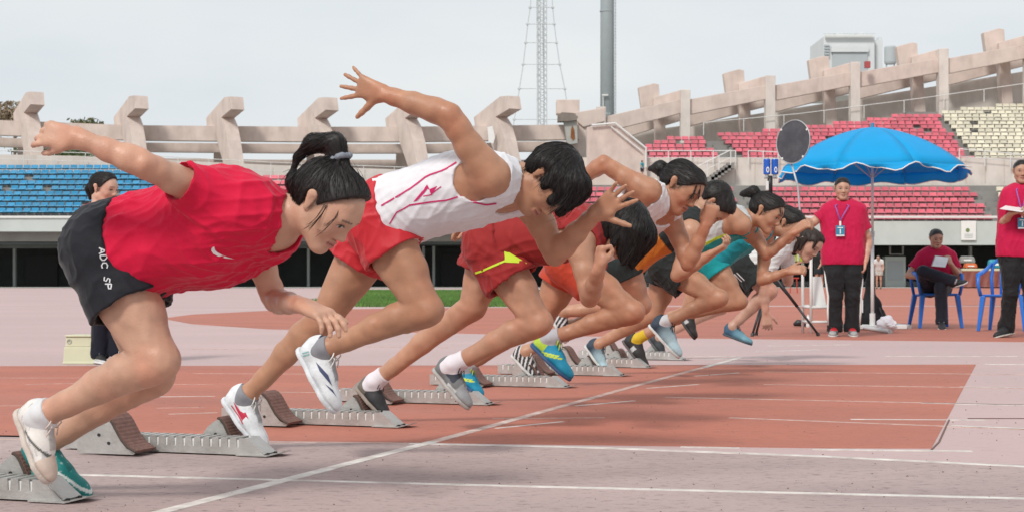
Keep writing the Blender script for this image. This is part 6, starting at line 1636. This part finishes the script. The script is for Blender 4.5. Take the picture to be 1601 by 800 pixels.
# ------------------------------------------------------------------ starter gear
# round dark board on a thin pole
DY = 17.36; db = at(1253, 500, DY)
bd = thing('starter_board', 'round dark grey starter board with white rim on a thin pole', 'sign', at(1246, 300, DY)); bo_ = at(1246, 300, DY)
cc_ = at(1240, 222, DY); nb = nrm(V(-.76, -.62, .06)); e1 = nrm(np.cross(UP, nb)); e2 = np.cross(nb, e1); e2 = nrm(e2 + e1 * .22); e1 = nrm(np.cross(e2, nb)); Rb = .232
M['board'] = mat('grey_board_face', (.055, .055, .065), .6, .25, 5, dirt=(.085, .085, .095), dscale=5)
m = MB(); n = 40; ring = [cc_ + (e1 * math.cos(2 * math.pi * k / n) + e2 * math.sin(2 * math.pi * k / n)) * Rb for k in range(n)]
m.add(ring + [p - nb * .012 for p in ring], [tuple(range(n)), tuple(range(2 * n - 1, n - 1, -1))] + [(k, n + k, n + (k + 1) % n, (k + 1) % n) for k in range(n)]); m.build('disc', M['board'], bd, off=bo_)
m = MB(); m.tube(ring + ring[:2], .006, 6, False); m.build('rim', M['galv'], bd, smooth=True, off=bo_)
for k in (5, 17, 27, 36):
    m = MB(); p = cc_ + (ring[k] - cc_) * .95; m.tube([p, p + nb * .006], .012, 8); m.build('rivet', M['whitem'], bd, off=bo_)
m = MB(); m.tube([cc_ - e2 * .20 - nb * .02, at(1247, 290, DY), at(1252, 345, DY + .0), at(1257, 400, DY + .02)], .011, 8); m.build('pole', M['galv'], bd, smooth=True, off=bo_)
# blue horns on a tripod
HYD = 17.7
ht = thing('horn_stand', 'two blue horn cylinders on a black post with splayed tripod legs', 'speaker stand', gnd(1222, 525)); ho = gnd(1222, 525)
ap = at(1206, 425, HYD)
m = MB(); m.tube([ap, at(1204, 300, HYD)], .020, 8); m.tube([at(1204, 302, HYD), at(1204, 275, HYD)], .028, 8); m.build('post', M['black'], ht, smooth=True, off=ho)
for px_ in (1199, 1211.5):
    a_, b_ = at(px_, 249, HYD), at(px_, 273, HYD)
    m = MB(); m.lathe([(.034, 0), (.038, .01), (.038, a_[2] - b_[2] - .01), (.034, a_[2] - b_[2])], b_, 18); o = m.build('horn', M['bluehorn'], ht, smooth=False, off=ho)
    m = MB(); q = at(px_ + .5, 266, HYD) - V(0, .0375, 0); n = 14
    m.add([q + V(.017 * math.cos(2 * math.pi * k / n), -.0015 - .004 * 0, .032 * math.sin(2 * math.pi * k / n)) for k in range(n)], [tuple(range(n))[::-1]]); m.build('white_mark', M['white'], o, off=ho)
    m = MB(); q = at(px_ + .5, 266, HYD) - V(0, .0385, 0)
    m.add([q + V(.008 * math.cos(2 * math.pi * k / n), -.0035, .018 * math.sin(2 * math.pi * k / n)) for k in range(n)], [tuple(range(n))[::-1]]); m.build('blue_mark', M['bluehorn'], o, off=ho)
    m = MB(); m.tube([b_, b_ - V(0, 0, .03)], .02, 8); m.build('horn_foot', M['galv'], ht, off=ho)
    m = MB(); m.tube([at(px_ + 2, 249, HYD), at(px_ + 2, 240, HYD)], .0025, 4); m.build('antenna', M['black'], ht, off=ho)
m = MB(); m.tube([at(1195, 278, HYD), at(1215, 278, HYD)], .014, 6); m.build('crossbar', M['galv'], ht, off=ho)
m = MB(); m.box(at(1199.5, 291, HYD - .05), (.03, .04, .10)); m.build('battery', M['whitem'], ht, bevel=.006, off=ho)
for ft in ((1176, 525.5), (1182, 524), (1280, 525)):
    f_ = gnd(*ft) + V(0, 0, .012); m = MB(); m.tube([ap + (f_ - ap) * .0, ap + (f_ - ap) * .55], .017, 8); m.tube([ap + (f_ - ap) * .5, f_], .013, 8); lg = m.build('leg', M['black'], ht, smooth=True, off=ho)
    m = MB(); m.tube([f_ + (ap - f_) * .03, f_ - V(0, 0, .010)], .02, 8); m.build('rubber_foot', M['black'], lg, off=ho)
m = MB(); m.tube([at(1205, 430, HYD), lerp(ap, gnd(1280, 525), .5)], .009, 6); m.build('leg_brace', M['black'], ht, off=ho)
# white steel step frame
FY = 18.2
fr = thing('steel_step_frame', 'white tubular steel frame stand behind the tripod', 'frame stand', gnd(1285, 508)); fo_ = gnd(1285, 508)
def tb(name, pts, r=.017, mt='whitem'):
    m = MB(); m.tube(pts, r, 8); m.build(name, M[mt], fr, smooth=True, off=fo_)
for px_, dy in ((1255, .30), (1268, 0), (1302, 0), (1296, .32)):
    q = at(px_, 505, FY + dy); tb('upright', [V(q[0], q[1], .005), V(q[0], q[1], at(0, 393, FY)[2])])
for y in (480, 503):
    tb('rail', [at(1268, y, FY), at(1302, y, FY)]); tb('rail', [at(1255, y - 1, FY + .3), at(1268, y, FY)]); tb('rail', [at(1302, y, FY), at(1296, y - 1, FY + .32)])
m = MB(); m.hexa([at(1268, 480, FY), at(1302, 480, FY), at(1296, 478.5, FY + .32), at(1255, 478.5, FY + .32)], [p + V(0, 0, .02) for p in (at(1268, 480, FY), at(1302, 480, FY), at(1296, 478.5, FY + .32), at(1255, 478.5, FY + .32))]); m.build('platform', M['whitem'], fr, off=fo_)
m = MB(); q = [at(1272, 478, FY + .1), at(1292, 478, FY + .1), at(1284, 432, FY + .22), at(1270, 432, FY + .22)]; m.hexa(q, [p + V(0, .02, 0) for p in q]); m.build('leaning_panel', M['whitem'], fr, off=fo_)
# lime vest hanging on the frame
vt = thing('lime_vest', 'lime yellow vest hanging over the white steel frame', 'vest', at(1254, 398, FY + .25)); vo = at(1254, 398, FY + .25)
m = MB(); pr = [(1244, 388), (1249, 392), (1254, 389), (1258, 392), (1263, 388), (1264, 408), (1243, 409)]
m.prism([(at(x, y, FY + .25)[0], at(x, y, FY + .25)[2]) for x, y in pr], (0, FY + .25, 0), (1, 0, 0), (0, 0, 1), (0, 1, 0), .05); m.build('vest', mat('lime_cloth', (.45, .60, .03), .8, .15, 20), vt, off=vo, bevel=.01)
for x in (1248, 1258):
    m = MB(); a_, b_ = at(x, 391, FY + .222), at(x, 408, FY + .222); m.tube([a_, b_], .012, 5); m.build('reflective_band', M['whitem'], vt, off=vo)
# dark kit and spikes beside the frame
kb = thing('dark_bag', 'small dark bag with a white bottle at the foot of the steel frame', 'bag', gnd(1252, 511))
m = MB()
b_ = MB(); b_.tube([(-.09, 0, .03), (-.04, 0, .055), (.03, .0, .05), (.09, .01, .02)], [.02, .045, .042, .015], 10); b_.build('bag', M['black'], kb, smooth=True)
b_ = MB(); b_.lathe([(.026, 0), (.03, .02), (.03, .11), (.014, .14), (.014, .16)], (.09, -.02, .0), 12); b_.build('bottle', M['cardw'], kb)
# backpack, bottle, plastic bag by the umbrella pole
bpz = gnd(1360, 510); bk = thing('black_backpack', 'tall black sports bag slumped behind the umbrella pole', 'bag', bpz)
L_ = lambda px, py, o=0: at(px, py, 20.0 + o)
Pz = [Prim(L_(1348, 500), L_(1372, 500), .12, .12, .05), Prim(L_(1352, 490), L_(1366, 478), .12, .10, .06), Prim(L_(1360, 470), L_(1361, 440), .08, .05, .06), Prim(L_(1361, 440), L_(1362, 400), .05, .025, .03), Prim(L_(1376, 500), L_(1377, 490), .06, .05, .05)]
lo, hi = bounds(Pz, .05); G = Grid(lo, hi, .012).add(Pz); G.half(V(0, 0, .006), UP); Vv, F = G.mesh(1); Vv = Vv + vnormals(Vv, F) * folds(Vv, .008, 30, 3)[:, None]
mesh_obj('bag', np_mesh('bag', Vv, F, np.tile(V(.016, .017, .019), (len(Vv), 1)), bpz), M['cloth'], bk)
m = MB(); m.tube([L_(1375, 480, -.12), L_(1380, 495, -.1), L_(1376, 508, -.1)], .012, 6); m.build('strap', M['black'], bk, smooth=True, off=bpz)
for x in (1345, 1348.5):
    m = MB(); m.tube([L_(x, 468, -.14), L_(x, 488, -.15)], .008, 5); m.build('white_cord', M['white'], bk, off=bpz)
wbz = gnd(1355, 508); wb = thing('water_bottle', 'clear plastic water bottle standing by the umbrella base', 'bottle', wbz)
M['pet'] = mat('clear_plastic', (.62, .66, .72), .12, .05, 20, spec=.6); M['pet'].node_tree.nodes['Principled BSDF'].inputs['Transmission Weight'].default_value = .7
m = MB(); m.lathe([(.030, 0), (.033, .01), (.033, .06), (.030, .07), (.033, .08), (.033, .14), (.026, .165), (.013, .19), (.013, .20)], (0, 0, 0), 16); m.build('bottle', M['pet'], wb, smooth=True)
m = MB(); m.lathe([(.0335, .075), (.0335, .115)], (0, 0, 0), 16); m.build('bottle_label', mat('pale_label', (.35, .42, .55), .5), wb)
m = MB(); m.lathe([(.015, .20), (.015, .218)], (0, 0, 0), 12); m.build('cap', M['white'], wb)
pbz = gnd(1386, 513); pb = thing('plastic_bag', 'crumpled white plastic bag on the red track by the umbrella', 'bag', pbz)
Pz = [Prim(at(1378, 508, 18.9), at(1392, 508, 18.9), .06, .065, .05), Prim(at(1385, 503, 18.9), at(1388, 500, 18.95), .07, .055, .05), Prim(at(1396, 511, 18.9), at(1400, 512, 18.9), .03, .02, .03)]
lo, hi = bounds(Pz, .05); G = Grid(lo, hi, .007).add(Pz); G.half(V(0, 0, .004), UP); Vv, F = G.mesh(0); Vv = Vv + vnormals(Vv, F) * (folds(Vv, .012, 70, 5) + folds(Vv, .006, 160, 6))[:, None]; Vv[:, 2] = np.maximum(Vv[:, 2], .004)
mesh_obj('bag', np_mesh('bag', Vv, F, np.tile(V(.78, .76, .80), (len(Vv), 1)), pbz), M['cloth'], pb)
for i, (a_, b_, lab) in enumerate((((1396, 511), (1420, 513), 'flat white folded stand leg lying right of the plastic bag'), ((1335, 513), (1390, 521), 'white folded stand leg lying at the umbrella foot'))):
    p0, p1 = gnd(*a_), gnd(*b_); t = thing('folded_stand_leg', lab, 'stand leg', (p0 + p1) / 2); m = MB(); m.tube([p0 + V(0, 0, .03), p1 + V(0, 0, .025)], .024, 8); m.build('tube', M['whitem'], t, smooth=True, off=(p0 + p1) / 2)
    m = MB(); m.tube([p1 + V(0, 0, .025), p1 + nrm(p1 - p0) * .05 + V(0, 0, .022)], .028, 8); m.build('end_cap', M['galv'], t, off=(p0 + p1) / 2)
# cream lane marker box
lbz = gnd(126, 568.5); lb = thing('lane_marker_box', 'cream tapered lane marker box behind the front runner', 'marker box', lbz); q = lbz[1] / FPX
M['cream'] = mat('cream_plastic', (.60, .60, .42), .5, .06, 8)
m = MB(); m.hexa([(-.128, -.01, 0), (.13, -.01, 0), (.12, .25, 0), (-.118, .25, 0)], [(-.122, 0, .125), (.124, 0, .125), (.115, .24, .125), (-.113, .24, .125)]); m.build('lower_body', M['cream'], lb, bevel=.006)
m = MB(); m.hexa([(-.116, .006, .125), (.118, .006, .125), (.11, .235, .125), (-.108, .235, .125)], [(-.112, .014, .20), (.114, .014, .20), (.107, .228, .20), (-.104, .228, .20)]); m.build('upper_body', M['cream'], lb, bevel=.006)
m = MB(); m.hexa([(-.118, .003, .20), (.12, .003, .20), (.11, .236, .20), (-.108, .236, .20)], [(-.116, .005, .212), (.118, .005, .212), (.108, .232, .212), (-.106, .232, .212)]); m.build('lid', M['cream'], lb, bevel=.004)
m = MB(); m.hexa([(-.13, -.014, 0), (.132, -.014, 0), (.122, .254, 0), (-.12, .254, 0)], [(-.129, -.013, .018), (.131, -.013, .018), (.121, .253, .018), (-.119, .253, .018)]); m.build('base_rim', M['cream'], lb, bevel=.004)
m = MB(); n = 16; rg = [V(-.085 + .016 * math.cos(2 * math.pi * k / n), .0065, .165 + .016 * math.sin(2 * math.pi * k / n)) for k in range(n)]; m.tube(rg + rg[:1], .0025, 5, False); m.tube([(-.092, .0065, .165), (-.085, .0065, .172), (-.078, .0065, .163)], .0022, 4); m.build('round_emblem', M['galv'], lb)
# high jump mat under a maroon cover, far side of the field
my = 92.0; mt_ = thing('jump_mat', 'jump mat under a maroon cover with pale top at far right', 'mat', at(1545, 446, my)); mo = at(1545, 446, my); mo[2] = 0
mt_.location = tuple(mo)
M['maroon'] = mat('maroon_tarp', (.20, .055, .04), .6, .15, 2, .5, 3, dirt=(.27, .09, .06), dscale=1.2)
Xa, Xb = at(1502, 0, my)[0] - mo[0], at(1640, 0, my)[0] - mo[0]; zt_ = at(0, 419.5, my)[2]
m = MB(); n = 40; vs = []; 
for i in range(n + 1):
    x = Xa + (Xb - Xa) * i / n; wv = .07 * math.sin(i * 1.9) + .05 * math.sin(i * .77)
    vs += [(x - .25 * (1 - i / n), wv - .15, .06), (x, wv * .5, zt_ * .6), (x + .1, .02, zt_ - .1)]
fs = []
for i in range(n): fs += [(3 * i, 3 * i + 3, 3 * i + 4, 3 * i + 1), (3 * i + 1, 3 * i + 4, 3 * i + 5, 3 * i + 2)]
m.add(vs, fs); m.build('cover', M['maroon'], mt_, smooth=True)
m = MB(); m.box(((Xa + Xb) / 2 + .1, 1.3, zt_ - .07), (Xb - Xa, 2.6, .14)); m.build('top_sheet', M['cream'], mt_, bevel=.03)
m = MB(); m.box(((Xa + Xb) / 2, 1.4, zt_ / 2 - .05), (Xb - Xa - .2, 2.4, zt_ - .15)); m.build('mat_core', M['maroon'], mt_)
def pile(name, label, cat, px0, px1, py0, py1, mt2, Y=my + .8):
    a_, b_ = at(px0, py1, Y), at(px1, py0, Y); cpt = (a_ + b_) / 2; cpt[2] = a_[2]
    t = thing(name, label, cat, cpt); W, Hh = b_[0] - a_[0], b_[2] - a_[2]; m = MB()
    m.hexa([(-W / 2, -.3, 0), (W / 2, -.3, 0), (W / 2, .3, 0), (-W / 2, .3, 0)], [(-W * .44, -.24, Hh), (W * .4, -.26, Hh * .92), (W * .42, .26, Hh), (-W * .42, .24, Hh * .95)]); m.build('body', mt2, t, bevel=Hh * .25)
    m = MB(); m.hexa([(-W * .3, -.32, Hh * .3), (W * .2, -.32, Hh * .3), (W * .2, -.28, Hh * .3), (-W * .3, -.28, Hh * .3)], [(-W * .3, -.31, Hh * .5), (W * .2, -.31, Hh * .5), (W * .2, -.27, Hh * .5), (-W * .3, -.27, Hh * .5)]); m.build('band', M['cardw'], t)
    return t
pile('folded_sheet', 'orange folded sheet lying on the jump mat', 'sheet', 1507, 1527, 411, 418.6, mat('orange_cloth', (.55, .12, .03), .7, .1, 3))
pile('storage_tub', 'teal storage tub on the jump mat by the right edge', 'tub', 1544, 1567, 405, 418.6, mat('teal_tub', (.02, .28, .40), .5, .1, 3), my + 1.4)
pile('grey_bundle', 'grey bundle of bags on the jump mat', 'bundle', 1500, 1524, 400, 411, mat('grey_bundle', (.25, .25, .24), .8, .2, 4), my + 1.9)
# white plant cabinet and window frame in the recess
cbn = thing('white_cabinet', 'white framed cabinet against the dark recess behind the umbrella pole', 'cabinet', at(1400, 449, 100)); cbo = at(1400, 449, 100)
m = MB(); bx(m, 1384, 1416, 401, 449, 100, .8); m.build('body', M['wallg'], cbn, off=cbo)
m = MB(); bx(m, 1388, 1412, 408, 438, 99.97, .1); m.build('panel', M['fard'], cbn, off=cbo)
m = MB()
for r_ in ((1391, 1393, 384, 398), (1411, 1413, 384, 398), (1393.2, 1410.8, 396.5, 398)):
    m = MB(); bx(m, *r_, 103, .2); m.build('window_frame', M['whitem'], fac, off=fo)
rs = thing('red_stool', 'small red plastic stool standing far out on the infield', 'stool', at(1241, 458, 64)); rso = at(1241, 458, 64)
M['redp'] = mat('red_plastic', (.45, .04, .03), .5)
m = MB(); m.box(at(1241, 434.5, 64), (.36, .36, .05)); m.build('seat', M['redp'], rs, bevel=.01, off=rso)
for x in (1236.5, 1245.5):
    for o in (-.15, .15):
        m = MB(); m.tube([at(x, 435, 64 + o), at(x + (x - 1241) * .25, 458.5, 64 + o * 1.2)], .022, 6); m.build('leg', M['redp'], rs, off=rso)
# small litter on the track
g_ = gnd(1565, 654); t = thing('tape_scrap', 'thin dark strip lying on the pale track at far right', 'litter', g_); m = MB(); m.box((0, 0, .002), (.30, .006, .003)); m.build('scrap', M['seam'], t)
